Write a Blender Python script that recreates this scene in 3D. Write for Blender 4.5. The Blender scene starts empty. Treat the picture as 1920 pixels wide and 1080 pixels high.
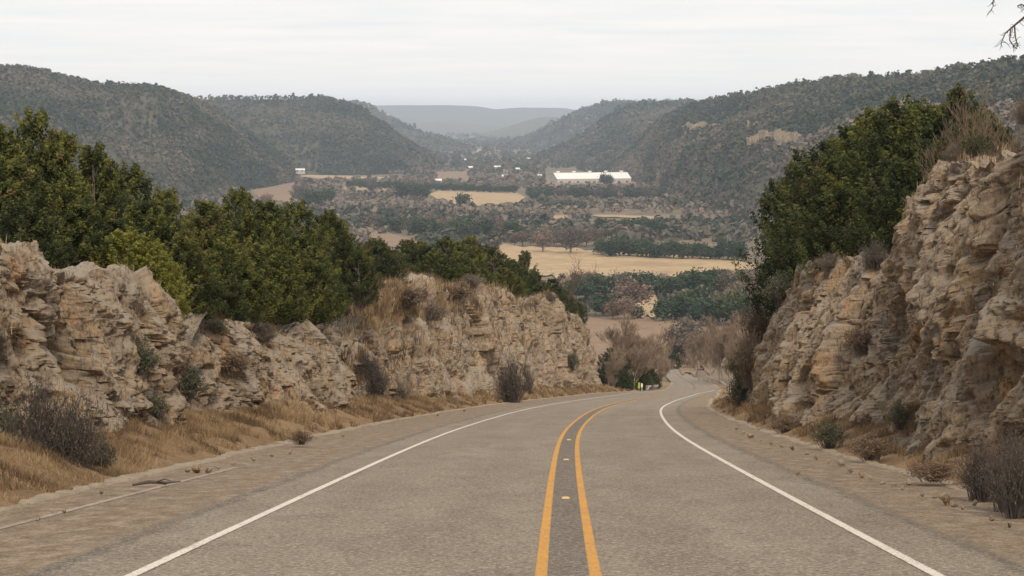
import bpy, math, random
import numpy as np
from mathutils import Vector
S = bpy.context.scene
COL = S.collection
R = math.radians
rng = np.random.default_rng(7)
random.seed(7)

# ------------------------------------------------------------------ camera
F = 4000.0                      # focal length in pixels of a 1920 wide picture
PITCH = math.atan(325.0 / F)
cam_d = bpy.data.cameras.new('camera'); cam = bpy.data.objects.new('camera', cam_d); COL.objects.link(cam)
cam_d.sensor_width = 36; cam_d.lens = F * 36 / 1920; cam_d.clip_start = 0.5; cam_d.clip_end = 80000
cam.location = (0, 0, 0); cam.rotation_euler = (R(90) - PITCH, 0, 0)
S.camera = cam

# ------------------------------------------------------------------ sky and sun
SUN_EL, SUN_AZ = 40, 172        # azimuth measured clockwise from the view direction (+Y)
w = bpy.data.worlds.new('World'); S.world = w; w.use_nodes = True
nt = w.node_tree; nt.nodes.clear()
wo = nt.nodes.new('ShaderNodeOutputWorld'); bg = nt.nodes.new('ShaderNodeBackground'); bg.inputs[1].default_value = 0.1
sk = nt.nodes.new('ShaderNodeTexSky'); sk.sky_type = 'NISHITA'; sk.sun_disc = False
sk.sun_elevation = R(SUN_EL); sk.sun_rotation = R(SUN_AZ); sk.air_density = 1.3; sk.dust_density = 2.5
tc = nt.nodes.new('ShaderNodeTexCoord'); sep = nt.nodes.new('ShaderNodeSeparateXYZ'); nt.links.new(tc.outputs['Generated'], sep.inputs[0])
ad = nt.nodes.new('ShaderNodeMath'); ad.operation = 'MAXIMUM'; nt.links.new(sep.outputs[2], ad.inputs[0]); ad.inputs[1].default_value = 0.0
ad2 = nt.nodes.new('ShaderNodeMath'); ad2.operation = 'ADD'; nt.links.new(ad.outputs[0], ad2.inputs[0]); ad2.inputs[1].default_value = 0.035
dv = nt.nodes.new('ShaderNodeMath'); dv.operation = 'DIVIDE'; dv.inputs[0].default_value = 1.0; nt.links.new(ad2.outputs[0], dv.inputs[1])
vs = nt.nodes.new('ShaderNodeVectorMath'); vs.operation = 'SCALE'; nt.links.new(tc.outputs['Generated'], vs.inputs[0]); nt.links.new(dv.outputs[0], vs.inputs['Scale'])
mp = nt.nodes.new('ShaderNodeMapping'); mp.inputs['Scale'].default_value = (0.85, 1.0, 0.0); nt.links.new(vs.outputs[0], mp.inputs[0])
nz = nt.nodes.new('ShaderNodeTexNoise'); nz.inputs['Scale'].default_value = 0.9; nz.inputs['Detail'].default_value = 7; nz.inputs['Roughness'].default_value = 0.5
nz.inputs['Distortion'].default_value = 0.3; nt.links.new(mp.outputs[0], nz.inputs[0])
cr = nt.nodes.new('ShaderNodeValToRGB'); nt.links.new(nz.outputs[0], cr.inputs[0])
cr.color_ramp.elements[0].position = 0.30; cr.color_ramp.elements[0].color = (0.85, 0.86, 0.865, 1)
cr.color_ramp.elements[1].position = 0.66; cr.color_ramp.elements[1].color = (0.97, 0.94, 0.905, 1)
sc = nt.nodes.new('ShaderNodeVectorMath'); sc.operation = 'SCALE'; sc.inputs['Scale'].default_value = 10.5; hr = nt.nodes.new('ShaderNodeMapRange'); nt.links.new(ad.outputs[0], hr.inputs[0]); hr.inputs[1].default_value = 0.0; hr.inputs[2].default_value = 0.04; hr.inputs[3].default_value = 1.0; hr.inputs[4].default_value = 0.0
wm = nt.nodes.new('ShaderNodeMix'); wm.data_type = 'RGBA'; nt.links.new(hr.outputs[0], wm.inputs[0]); nt.links.new(cr.outputs[0], wm.inputs[6]); wm.inputs[7].default_value = (0.99, 0.955, 0.91, 1)
nt.links.new(wm.outputs[2], sc.inputs[0])
mx = nt.nodes.new('ShaderNodeMix'); mx.data_type = 'RGBA'; mx.inputs[0].default_value = 0.94
nt.links.new(sk.outputs[0], mx.inputs[6]); nt.links.new(sc.outputs[0], mx.inputs[7])
nt.links.new(mx.outputs[2], bg.inputs[0]); nt.links.new(bg.outputs[0], wo.inputs[0])

sun_d = bpy.data.lights.new('sun', 'SUN'); sun_d.energy = 2.6; sun_d.angle = R(12); sun_d.color = (1.0, 0.87, 0.70)
sun = bpy.data.objects.new('sun', sun_d); COL.objects.link(sun)
sdir = Vector((math.sin(R(SUN_AZ)) * math.cos(R(SUN_EL)), math.cos(R(SUN_AZ)) * math.cos(R(SUN_EL)), math.sin(R(SUN_EL))))
sun.rotation_euler = sdir.to_track_quat('Z', 'Y').to_euler()
S.view_settings.view_transform = 'Standard'; S.view_settings.look = 'None'
S.view_settings.exposure = 0.08; S.view_settings.gamma = 1
S.render.engine = 'CYCLES'; S.cycles.volume_bounces = 2

# ------------------------------------------------------------------ picture geometry <-> space
cp, sp_ = math.cos(PITCH), math.sin(PITCH)
def ray(px, py):
    v = (540 - py) / F; Y = cp + v * sp_
    return (px - 960) / F / Y, (-sp_ + v * cp) / Y       # X/Y, Z/Y
def proj(X, Y, Z):
    d = Y * cp - Z * sp_; u = Y * sp_ + Z * cp
    return 960 + F * X / d, 540 - F * u / d
G0 = -ray(960, 705)[1]
CAMH = 1.8
YG = np.arange(-400, 1400, 1.0)
def smooth_tab(pts, sig):
    a = np.array(pts, float); t = np.interp(YG, a[:, 0], a[:, 1])
    k = np.exp(-0.5 * (np.arange(-40, 41) / sig) ** 2); k /= k.sum()
    return np.convolve(np.pad(t, 40, mode='edge'), k, 'valid')
def px_x(px, Y): return (px - 960) / F * Y * 1.0
cpts = [(-400, -8.0), (0, .1), (19, .5), (35, .88), (50, 1.28), (63, 1.7), (76, 2.3), (96, 3.45), (108, 4.25), (120, 5.15), (138, 6.9), (160, 9.2), (180, 11.6), (240, 18.4),
        (300, 25.0), (340, 29.4), (400, 34.2), (520, 40.8), (580, 44.2), (640, 52), (700, 68), (760, 92), (840, 120), (1400, 300)]
_c = smooth_tab(cpts, 7)
zp = [(-400, -CAMH + G0 * 400 * .3), (-60, -CAMH + G0 * 50)] + [(y, -CAMH - G0 * y) for y in range(-40, 221, 10)]
for y, p in [(300, 733), (340, 730), (400, 720), (460, 712), (520, 704), (580, 698), (640, 692.5), (690, 689)]: zp.append((y, ray(960, p)[1] * y))
zp += [(760, -83.5), (900, -85), (1400, -91)]
_z = smooth_tab(zp, 6)
def cY(Y): return np.interp(Y, YG, _c)
def zR(Y): return np.interp(Y, YG, _z)
gt = np.array([(1000, -86), (1300, -90), (1600, -93), (2000, -97), (2600, -102), (3400, -107.5), (4000, -110), (6000, -115), (10000, -120), (16000, -125), (60000, -130)], float)
def zG(Y):
    Y = np.asarray(Y, float)
    return np.where(Y < 1000, zR(Y) + (Y > 690) * 0, np.interp(Y, gt[:, 0], gt[:, 1]))
def ground_hit(px, py):
    k = -ray(px, py)[1]; lo, hi = 240.0, 40000.0
    for _ in range(50):
        m = (lo + hi) / 2
        if -float(zG(m)) / m > k: lo = m
        else: hi = m
    return Vector((px_x(px, m) / 1.0 * (1 / (1)), m, float(zG(m))))
def at(px, py, Y):
    a, b = ray(px, py); return Vector((a * Y, Y, b * Y))

# ------------------------------------------------------------------ noise
def _h(ix, iy, iz, s):
    n = (ix.astype(np.int64) * 374761393 + iy.astype(np.int64) * 668265263 + iz.astype(np.int64) * 2147483647 + s * 974711) & 0xffffffff
    n = ((n ^ (n >> 13)) * 1274126177) & 0xffffffff
    return ((n ^ (n >> 16)) & 0xffffff) / 16777216.0
def vnoise(p, s=0):
    i = np.floor(p).astype(np.int64); f = p - i; f = f * f * f * (f * (f * 6 - 15) + 10); out = 0
    for a in (0, 1):
        wx = f[:, 0] if a else 1 - f[:, 0]
        for b in (0, 1):
            wy = f[:, 1] if b else 1 - f[:, 1]
            for c in (0, 1):
                wz = f[:, 2] if c else 1 - f[:, 2]
                out = out + wx * wy * wz * _h(i[:, 0] + a, i[:, 1] + b, i[:, 2] + c, s)
    return out * 2 - 1
def fbm(p, o=4, s=0, g=0.5):
    a, r, t = 1.0, 0, 0
    for k in range(o): r = r + a * vnoise(p * 2 ** k + 17.3 * k, s + k); t += a; a *= g
    return r / t
def ridged(p, o=3, s=0):
    a, r, t = 1.0, 0, 0
    for k in range(o): r = r + a * (1 - 2 * np.abs(vnoise(p * 2 ** k + 9.1 * k, s + k))); t += a; a *= .5
    return r / t
def worley(p, s=0):
    i = np.floor(p).astype(np.int64); f1 = np.full(len(p), 9.); f2 = f1.copy(); idd = np.zeros(len(p))
    for a in (-1, 0, 1):
        for b in (-1, 0, 1):
            for c in (-1, 0, 1):
                j = i + (a, b, c)
                q = np.stack([_h(j[:, 0], j[:, 1], j[:, 2], s + k) for k in range(3)], 1)
                d = np.linalg.norm(j + q - p, axis=1); cid = _h(j[:, 0], j[:, 1], j[:, 2], s + 7)
                n = d < f1
                f2 = np.where(n, f1, np.minimum(f2, d)); idd = np.where(n, cid, idd); f1 = np.where(n, d, f1)
    return f1, f2, idd

# ------------------------------------------------------------------ mesh / object helpers
def mesh_np(name, V, Fq, smooth=False, attrs=None):
    V = np.asarray(V, np.float32); Fq = np.asarray(Fq, np.int32)
    me = bpy.data.meshes.new(name); n = Fq.shape[1]
    me.vertices.add(len(V)); me.vertices.foreach_set('co', V.ravel())
    me.loops.add(Fq.size); me.loops.foreach_set('vertex_index', Fq.ravel())
    me.polygons.add(len(Fq)); me.polygons.foreach_set('loop_start', np.arange(0, Fq.size, n, dtype=np.int32))
    me.polygons.foreach_set('loop_total', np.full(len(Fq), n, np.int32))
    me.polygons.foreach_set('use_smooth', np.full(len(Fq), smooth, bool))
    for k, v in (attrs or {}).items():
        at_ = me.attributes.new(k, 'FLOAT', 'POINT'); at_.data.foreach_set('value', np.asarray(v, np.float32))
    me.update(calc_edges=True); return me
def link(name, me, mat=None, parent=None):
    o = bpy.data.objects.new(name, me); COL.objects.link(o)
    if mat and not me.materials: me.materials.append(mat)
    if parent: o.parent = parent
    return o
def tag(o, label=None, cat=None, group=None, kind=None):
    if label: o['label'] = label
    if cat: o['category'] = cat
    if group: o['group'] = group
    if kind: o['kind'] = kind
    return o
def empty(name, loc, label, cat, group=None, rz=0, s=1):
    o = bpy.data.objects.new(name, None); COL.objects.link(o); o.location = loc; o.rotation_euler = (0, 0, rz)
    o.scale = (s, s, s) if not hasattr(s, '__len__') else s; o.empty_display_size = 0.3
    return tag(o, label, cat, group)
def grid_faces(nu, nv):
    a = (np.arange(nu - 1)[:, None] * nv + np.arange(nv - 1)[None, :]).ravel()
    return np.stack([a, a + nv, a + nv + 1, a + 1], 1)
class MB:
    def __init__(s): s.v = []; s.f = []
    def add(s, vs, fs):
        b = len(s.v); s.v += [tuple(x) for x in vs]; s.f += [tuple(i + b for i in f) for f in fs]
    def box(s, c, d, rz=0):
        x, y, z = d[0] / 2, d[1] / 2, d[2] / 2; co, si = math.cos(rz), math.sin(rz)
        P = [(sx * x, sy * y, sz * z) for sx in (-1, 1) for sy in (-1, 1) for sz in (-1, 1)]
        s.add([(c[0] + p[0] * co - p[1] * si, c[1] + p[0] * si + p[1] * co, c[2] + p[2]) for p in P],
              [(0, 1, 3, 2), (4, 6, 7, 5), (0, 4, 5, 1), (2, 3, 7, 6), (0, 2, 6, 4), (1, 5, 7, 3)])
    def tube(s, pts, rad, n=5):
        pts = [Vector(p) for p in pts]; b = len(s.v)
        for k, p in enumerate(pts):
            t = (pts[min(k + 1, len(pts) - 1)] - pts[max(k - 1, 0)]).normalized()
            u = t.cross(Vector((0.3, 0.2, 1)) if abs(t.z) < .9 else Vector((1, 0.1, 0))).normalized(); v = t.cross(u)
            r = rad[k] if hasattr(rad, '__len__') else rad
            for j in range(n):
                a = 2 * math.pi * j / n; s.v.append(tuple(p + (u * math.cos(a) + v * math.sin(a)) * r))
        for k in range(len(pts) - 1):
            for j in range(n):
                s.f.append((b + k * n + j, b + k * n + (j + 1) % n, b + (k + 1) * n + (j + 1) % n, b + (k + 1) * n + j))
        s.f.append(tuple(b + (len(pts) - 1) * n + j for j in range(n)))
        s.f.append(tuple(b + n - 1 - j for j in range(n)))
    def build(s, name, mat=None, parent=None, smooth=False):
        me = bpy.data.meshes.new(name); me.from_pydata(s.v, [], s.f); me.update()
        if smooth: me.polygons.foreach_set('use_smooth', [True] * len(me.polygons))
        return link(name, me, mat, parent)

# ------------------------------------------------------------------ materials
def mat(name, rough=0.9):
    m = bpy.data.materials.new(name); m.use_nodes = True; t = m.node_tree
    b = t.nodes['Principled BSDF']; b.inputs['Roughness'].default_value = rough; b.inputs['Specular IOR Level'].default_value = 0.2
    return m, t, b
class N:
    def __init__(s, t): s.t = t
    def n(s, typ, **k):
        o = s.t.nodes.new(typ)
        for a, b in k.items(): setattr(o, a, b)
        return o
    def l(s, a, b): s.t.links.new(a, b)
    def pos(s): return s.n('ShaderNodeNewGeometry').outputs['Position']
    def obj(s): return s.n('ShaderNodeTexCoord').outputs['Object']
    def map(s, v, sc):
        m = s.n('ShaderNodeMapping'); m.inputs['Scale'].default_value = sc; s.l(v, m.inputs[0]); return m.outputs[0]
    def noise(s, v, sc, det=4, rough=.55, dist=0):
        o = s.n('ShaderNodeTexNoise'); o.inputs['Scale'].default_value = sc; o.inputs['Detail'].default_value = det
        o.inputs['Roughness'].default_value = rough; o.inputs['Distortion'].default_value = dist; s.l(v, o.inputs[0]); return o.outputs[0]
    def ramp(s, f, els):
        o = s.n('ShaderNodeValToRGB'); e = o.color_ramp.elements
        while len(e) > 1: e.remove(e[-1])
        for i, (p, c) in enumerate(els):
            x = e[0] if i == 0 else e.new(p)
            x.position = p; x.color = (c if hasattr(c, '__len__') else (c, c, c)) + (() if hasattr(c, '__len__') and len(c) == 4 else (1,))
        s.l(f, o.inputs[0]); return o.outputs[0]
    def mix(s, f, a, b, mode='MIX'):
        o = s.n('ShaderNodeMix', data_type='RGBA', blend_type=mode)
        for i, x in ((0, f), (6, a), (7, b)):
            if hasattr(x, 'default_value') or hasattr(x, 'is_linked'): s.l(x, o.inputs[i])
            elif i == 0: o.inputs[0].default_value = x
            else: o.inputs[i].default_value = tuple(x) + (1,)
        return o.outputs[2]
    def m(s, op, a, b=0.0, clamp=False):
        o = s.n('ShaderNodeMath', operation=op, use_clamp=clamp)
        for i, x in ((0, a), (1, b)):
            if hasattr(x, 'is_linked'): s.l(x, o.inputs[i])
            else: o.inputs[i].default_value = x
        return o.outputs[0]
    def attr(s, k): return s.n('ShaderNodeAttribute', attribute_name=k).outputs['Fac']
    def bump(s, h, st, dist, bs):
        o = s.n('ShaderNodeBump'); o.inputs['Strength'].default_value = st; o.inputs['Distance'].default_value = dist
        s.l(h, o.inputs['Height']); s.l(o.outputs[0], bs.inputs['Normal'])

def rock_mat():
    m, t, b = mat('limestone', .95); q = N(t); p = q.pos()
    big = q.noise(p, .45, 5, .6, .4); mid = q.noise(q.map(p, (1, .8, .55)), 2.4, 6, .68); fine = q.noise(q.map(p, (1.2, .9, .7)), 8, 6, .78)
    c = q.ramp(big, [(.30, (.23, .19, .145)), (.41, (.36, .255, .155)), (.48, (.27, .21, .16)), (.56, (.44, .30, .165)), (.64, (.29, .225, .165)), (.74, (.245, .21, .18))])
    blk = q.attr('blk')
    c = q.mix(q.m('MULTIPLY', blk, .38), c, (.25, .20, .155))
    c = q.mix(q.ramp(mid, [(.42, 0.0), (.60, .75)]), c, (.40, .30, .20))
    st = q.noise(q.map(p, (1, 1, .25)), 1.3, 4, .6)
    c = q.mix(q.ramp(st, [(.56, 0.0), (.68, .65)]), c, (.46, .24, .085))
    c = q.mix(q.ramp(q.noise(p, 1.0, 5, .7), [(.54, 0.0), (.66, .7)]), c, (.15, .125, .11))
    c = q.mix(q.ramp(fine, [(.36, .85), (.49, 0.0)]), c, (.11, .08, .058))
    c = q.mix(q.ramp(fine, [(.55, 0.0), (.72, .6)]), c, (.52, .42, .31))
    c = q.mix(q.m('MULTIPLY', q.ramp(q.noise(q.map(p, (.8, .5, .10)), 1.5, 5, .7), [(.52, 0.0), (.62, .75)]), q.ramp(big, [(.40, .3), (.60, 1.0)])), c, (.15, .125, .105))
    c = q.mix(q.ramp(q.noise(q.map(p, (.7, .5, .5)), .8, 4, .6), [(.54, 0.0), (.60, .7)]), c, q.mix(fine, (.22, .18, .14), (.37, .30, .235)))
    pk = q.noise(q.map(p, (1.6, 1.1, .8)), 3.4, 5, .75)
    c = q.mix(q.ramp(pk, [(.38, .85), (.46, 0.0)]), c, (.10, .075, .05))
    # lichen and weathering on faces that look up
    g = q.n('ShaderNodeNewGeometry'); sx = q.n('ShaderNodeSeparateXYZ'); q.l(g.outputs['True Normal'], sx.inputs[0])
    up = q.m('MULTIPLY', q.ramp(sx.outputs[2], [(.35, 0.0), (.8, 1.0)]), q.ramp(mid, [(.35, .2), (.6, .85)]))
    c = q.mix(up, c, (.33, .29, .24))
    q.l(c, b.inputs['Base Color'])
    q.bump(q.m('ADD', q.m('MULTIPLY', fine, .6), q.m('MULTIPLY', mid, .7)), .9, .16, b)
    return m
def ground_mat(name, cols, s1=.02, s2=.4, bump=.3, bd=.3, speck=None):
    m, t, b = mat(name, 1.0); q = N(t); p = q.pos()
    a = q.noise(p, s1, 5, .6, .3); d = q.noise(p, s2, 6, .7)
    n = len(cols); c = q.ramp(a, [(.32 + .36 * i / max(1, n - 1), tuple(x)) for i, x in enumerate(cols)])
    c = q.mix(.55, c, q.ramp(d, [(.3, (.35, .33, .3)), (.7, (1.35, 1.3, 1.2))]), 'MULTIPLY')
    c = q.mix(0.25, c, tuple(cols[0]))
    q.l(c, b.inputs['Base Color']); q.bump(d, bump, bd, b)
    return m
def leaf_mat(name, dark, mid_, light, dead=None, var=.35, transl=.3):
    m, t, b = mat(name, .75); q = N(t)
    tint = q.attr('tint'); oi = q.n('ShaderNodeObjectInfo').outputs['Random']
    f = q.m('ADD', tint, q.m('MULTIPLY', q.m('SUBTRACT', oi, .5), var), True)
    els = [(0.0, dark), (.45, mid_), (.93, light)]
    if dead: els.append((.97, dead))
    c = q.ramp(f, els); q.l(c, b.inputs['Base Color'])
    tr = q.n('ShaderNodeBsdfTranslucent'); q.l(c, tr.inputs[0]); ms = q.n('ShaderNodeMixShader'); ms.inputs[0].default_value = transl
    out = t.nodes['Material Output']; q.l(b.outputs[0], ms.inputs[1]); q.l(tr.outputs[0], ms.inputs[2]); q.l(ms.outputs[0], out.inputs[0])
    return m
def plain(name, col, rough=.8, ns=3.0, var=.2):
    m, t, b = mat(name, rough); q = N(t)
    c = q.mix(q.noise(q.obj(), ns, 5, .6), tuple(x * (1 - var) for x in col), tuple(min(1, x * (1 + var)) for x in col))
    q.l(c, b.inputs['Base Color']); return m
def asphalt():
    m, t, b = mat('asphalt', .92); q = N(t); p = q.pos(); off = q.attr('off')
    big = q.noise(q.map(p, (1, .25, 0)), .55, 4, .6); fine = q.noise(p, 20, 4, .9); md = q.noise(q.map(p, (1, .5, 0)), 3.2, 5, .7)
    c = q.ramp(big, [(.3, (.195, .155, .118)), (.5, (.235, .192, .148)), (.7, (.275, .234, .182))])
    # brown dusty shoulders
    sl = q.m('MAXIMUM', q.ramp(q.m('SUBTRACT', q.m('MULTIPLY', off, -1.0), 4.8), [(0.0, 0.0), (.25, 1.0)]), q.ramp(q.m('SUBTRACT', off, 4.2), [(0.0, 0.0), (.12, 1.0)]))
    c = q.mix(sl, c, q.ramp(md, [(.34, (.125, .082, .054)), (.5, (.205, .142, .096)), (.66, (.31, .235, .17))]))
    # wheel paths slightly darker and smoother
    def band(cn, wd, amt):
        return q.m('MULTIPLY', q.m('SUBTRACT', 1.0, q.m('DIVIDE', q.m('ABSOLUTE', q.m('SUBTRACT', off, cn)), wd), True), amt)
    wp = q.m('ADD', q.m('ADD', band(-3.0, .55, .5), band(-1.35, .55, .5)), q.m('ADD', band(1.2, .55, .5), band(2.65, .55, .5)))
    c = q.mix(wp, c, (.20, .155, .118))
    pat = q.noise(q.map(p, (1, .35, 0)), .9, 6, .75, .6)
    c = q.mix(q.ramp(pat, [(.42, .6), (.50, 0.0)]), c, (.165, .128, .098))
    c = q.mix(q.ramp(md, [(.56, 0.0), (.70, .5)]), c, (.34, .285, .22))
    wob = q.m('MULTIPLY', q.m('SUBTRACT', q.noise(p, .7, 5, .7), .5), .5)
    def seam(cn, wd):
        d = q.m('ABSOLUTE', q.m('SUBTRACT', q.m('ADD', off, wob), cn)); return q.ramp(d, [(wd * .4, 1.0), (wd, 0.0)])
    s = q.m('MAXIMUM', seam(-4.8, .16), seam(4.22, .16)); s = q.m('MULTIPLY', s, q.ramp(md, [(.36, .15), (.58, .8)]))
    c = q.mix(s, c, (.065, .058, .052))
    c = q.mix(q.m('MULTIPLY', q.ramp(q.m('ABSOLUTE', off), [(.20, 1.0), (.24, 0.0)]), .68), c, (.098, .082, .072))
    c = q.mix(q.ramp(fine, [(.38, .9), (.50, 0.0)]), c, (.09, .07, .05))
    c = q.mix(q.ramp(fine, [(.51, 0.0), (.64, .8)]), c, (.50, .43, .335))
    c = q.mix(q.m('MULTIPLY', sl, .36), c, q.ramp(md, [(.36, (.15, .105, .065)), (.66, (.34, .26, .175))]))
    cr_ = q.n('ShaderNodeTexVoronoi', feature='DISTANCE_TO_EDGE'); cr_.inputs['Scale'].default_value = .33
    q.l(q.map(p, (1.3, .35, 0)), cr_.inputs[0])
    c = q.mix(q.m('MULTIPLY', q.ramp(cr_.outputs[0], [(.003, 1.0), (.010, 0.0)]), q.ramp(md, [(.50, 0.0), (.62, .4)])), c, (.06, .055, .05))
    q.l(c, b.inputs['Base Color']); q.bump(fine, .5, .02, b)
    return m
def paint(name, col, wear, thr, edge=None):
    m, t, b = mat(name, .7); q = N(t); p = q.pos()
    n = q.noise(p, 22, 4, .8); n2 = q.noise(p, 1.2, 4, .7)
    c = q.mix(q.ramp(q.m('ADD', n, q.m('MULTIPLY', n2, .35)), [(thr, 1.0), (thr + .07, 0.0)]), col, wear)
    c = q.mix(q.m('MULTIPLY', n2, .25), c, wear)
    if edge:
        o_, c_, h_ = edge; e = q.m('DIVIDE', q.m('ABSOLUTE', q.m('SUBTRACT', q.m('ABSOLUTE', q.m('ADD', q.attr('off'), o_)), c_)), h_)
        n3 = q.noise(p, 14, 5, .75)
        c = q.mix(q.ramp(q.m('ADD', e, q.m('MULTIPLY', q.m('SUBTRACT', n3, .5), 1.5)), [(.78, 0.0), (.98, .9)]), c, (.20, .16, .12))
    c = q.mix(q.ramp(q.noise(p, 30, 4, .9), [(.36, .7), (.46, 0.0)]), c, (.16, .12, .085))
    q.l(c, b.inputs['Base Color']); return m

M = dict(
    rock=rock_mat(), asphalt=asphalt(),
    white=paint('worn_white_paint', (.74, .67, .58), (.34, .28, .22), .56, (.3, 3.605, .065)),
    faded=paint('faded_white_paint', (.46, .39, .31), (.24, .19, .145), .66),
    yellow=paint('yellow_paint', (.66, .31, .026), (.40, .21, .07), .62, (0.0, .245, .06)),
    verge=ground_mat('dry_verge', [(.20, .13, .075), (.30, .20, .115), (.37, .26, .15)], .5, 5, .8, .15),
    gravel=ground_mat('pale_gravel', [(.30, .24, .18), (.42, .35, .27), (.26, .2, .15)], 1.2, 14, .8, .05),
    plateau=ground_mat('hilltop_soil', [(.14, .10, .065), (.24, .17, .10), (.12, .10, .06)], .3, 3, .6, .2),
    ground=ground_mat('valley_ground', [(.085, .085, .06), (.16, .125, .085), (.26, .185, .12), (.11, .10, .07)], .012, .25, .4, .6),
    field=ground_mat('dry_hay_field', [(.33, .235, .135), (.46, .335, .20), (.37, .265, .155)], .02, .12, .1, .1),
    slope=ground_mat('brown_pasture', [(.19, .13, .088), (.29, .20, .135), (.23, .16, .105)], .03, .5, .3, .2),
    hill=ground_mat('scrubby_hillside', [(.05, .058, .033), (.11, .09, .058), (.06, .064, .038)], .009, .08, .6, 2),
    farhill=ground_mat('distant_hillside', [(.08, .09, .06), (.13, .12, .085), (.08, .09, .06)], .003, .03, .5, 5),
    cliff=ground_mat('pale_outcrop', [(.44, .36, .26), (.16, .13, .10), (.50, .35, .20), (.22, .18, .13), (.40, .33, .25)], .09, .30, .9, 2),
    bark=plain('grey_bark', (.16, .13, .105), .9, 8), palebark=plain('pale_bark', (.36, .29, .22), .9, 6), darkbark=plain('dark_twigs', (.085, .07, .062), .9, 6),
    juniper=leaf_mat('juniper_foliage', (.022, .029, .012), (.070, .080, .023), (.195, .19, .042), (.15, .095, .045), .25, .25),
    juniper_dark=leaf_mat('deep_juniper_foliage', (.013, .019, .010), (.036, .047, .017), (.11, .12, .032), (.11, .07, .04), .2, .22),
    juniper_light=leaf_mat('yellow_green_foliage', (.07, .08, .018), (.15, .155, .03), (.27, .26, .055), None, .2, .3),
    cedar=leaf_mat('valley_cedar_foliage', (.020, .040, .020), (.042, .070, .030), (.085, .11, .045), None, .35, .2),
    bare=leaf_mat('leafless_twigs', (.10, .073, .055), (.175, .125, .092), (.27, .195, .145), None, .5, .15),
    russet=leaf_mat('russet_brush', (.10, .07, .05), (.185, .12, .08), (.28, .19, .12), None, .4, .2),
    sage=leaf_mat('grey_green_shrub', (.06, .065, .045), (.11, .115, .07), (.17, .165, .10), (.22, .15, .08), .3, .25),
    brush=leaf_mat('pale_bare_twigs', (.17, .12, .085), (.25, .18, .13), (.36, .27, .20), None, .4, .15),
    grey=leaf_mat('grey_twigs', (.06, .052, .045), (.12, .10, .08), (.19, .16, .12), None, .3, .2),
    grass=leaf_mat('dry_grass', (.13, .085, .05), (.26, .175, .10), (.42, .31, .18), None, .1, .35),
    wood1=leaf_mat('hill_woodland', (.022, .036, .018), (.052, .060, .031), (.125, .105, .068), None, 0, .1),
    wood2=leaf_mat('valley_woodland', (.034, .050, .028), (.115, .094, .070), (.20, .158, .118), None, 0, .1),
    metal=plain('white_metal_roof', (.74, .72, .68), .5, .35, .12), wall=plain('grey_metal_wall', (.42, .39, .37), .8, .2, .1), dark=plain('dark_opening', (.06, .05, .045), .9, 1),
    redwall=plain('brown_wall', (.28, .17, .12), .8, .5), galv=plain('galvanised_steel', (.42, .39, .35), .5, 4), post=plain('weathered_post', (.24, .19, .15), .9, 5),
    signy=plain('yellow_green_plate', (.30, .36, .05), .5, 2, .05), stud=plain('amber_reflector', (.60, .38, .16), .4, 9, .1),
    signw=plain('white_plate', (.75, .75, .7), .5, 2, .05),
)

# ------------------------------------------------------------------ ground sheet
ys = np.concatenate([np.arange(-380, 20, 20), np.arange(20, 700, 6), np.geomspace(700, 19500, 170)])
offs = np.array([-1, -.6, -.35, -.2, -.12, -.07, -.04]) * 9000
offs = np.concatenate([offs, [-220, -140, -90, -60, -40, -25, -16, -11, -8.6, -7.4, -4, 0, 3, 5.6, 6.8, 9, 14, 22, 35, 60, 100, 160, 240], -offs[::-1]])
Yg, Og = np.meshgrid(ys, offs, indexing='ij')
cc = np.where(Yg < 900, cY(Yg), cY(900.0)); Xg = cc + Og
Zg = zG(Yg) + 0
near = np.abs(Og + .7) < 6.9
P = np.stack([Xg.ravel(), Yg.ravel(), Zg.ravel()], 1)
lat = np.clip((np.abs(Og) - 12) / 120, 0, 1); rough = fbm(P * np.array([.012, .012, 0]), 4, 3).reshape(Yg.shape)
Zg = Zg + lat * rough * np.clip(Yg / 400, .3, 1) * 3 * np.clip((900 - Yg) / 250, 0, 1) + np.where(near, -.35, -.06) - .5 * np.clip((np.abs(Og) - 9) / 12, 0, 1)
Zg = np.where((Yg < 330) & (Og < -9.5), Zg - 3.0, Zg); Zg = np.where((Yg < 150) & (Og > 7.8), Zg - 3.0, Zg)
o = link('ground', mesh_np('ground', np.stack([Xg, Yg, Zg], -1).reshape(-1, 3), grid_faces(len(ys), len(offs))[:, ::-1], True), M['ground'])
tag(o, 'scrubby brown valley floor running from the road to the far hills', 'ground', kind='structure')

# ------------------------------------------------------------------ road
def edgeL(Y): return np.interp(Y, [0, 250, 300, 420, 520], [-7.5, -7.3, -4.9, -3.6, -3.2])
def edgeR(Y): return np.interp(Y, [0, 60, 110, 190, 240, 400, 500], [6.1, 6.2, 5.9, 5.6, 4.7, 3.6, 3.2])
ry = np.concatenate([np.arange(-60, 20, 4), np.geomspace(20, 300, 260)[:-1], np.arange(300, 900, 5)])
def strip(name, fa, fb, n, dz, y, zf=None, attrs=True):
    Yy = np.repeat(y[:, None], n, 1); t = np.linspace(0, 1, n)[None, :]
    a = fa(y)[:, None] if callable(fa) else fa; b = fb(y)[:, None] if callable(fb) else fb
    O = a + (b - a) * t + 0 * Yy
    # offset perpendicular to the centreline
    sl = (cY(Yy + 1) - cY(Yy - 1)) / 2; L = np.sqrt(1 + sl ** 2)
    X = cY(Yy) + O / L; Y2 = Yy - O * sl / L
    Z = zR(Y2) + dz + (zf(O, Yy, t) if zf else 0)
    # gentle crown and rutting
    return mesh_np(name, np.stack([X, Y2, Z], -1).reshape(-1, 3), grid_faces(len(y), n)[:, ::-1], True, {'off': O.ravel()})
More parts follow.
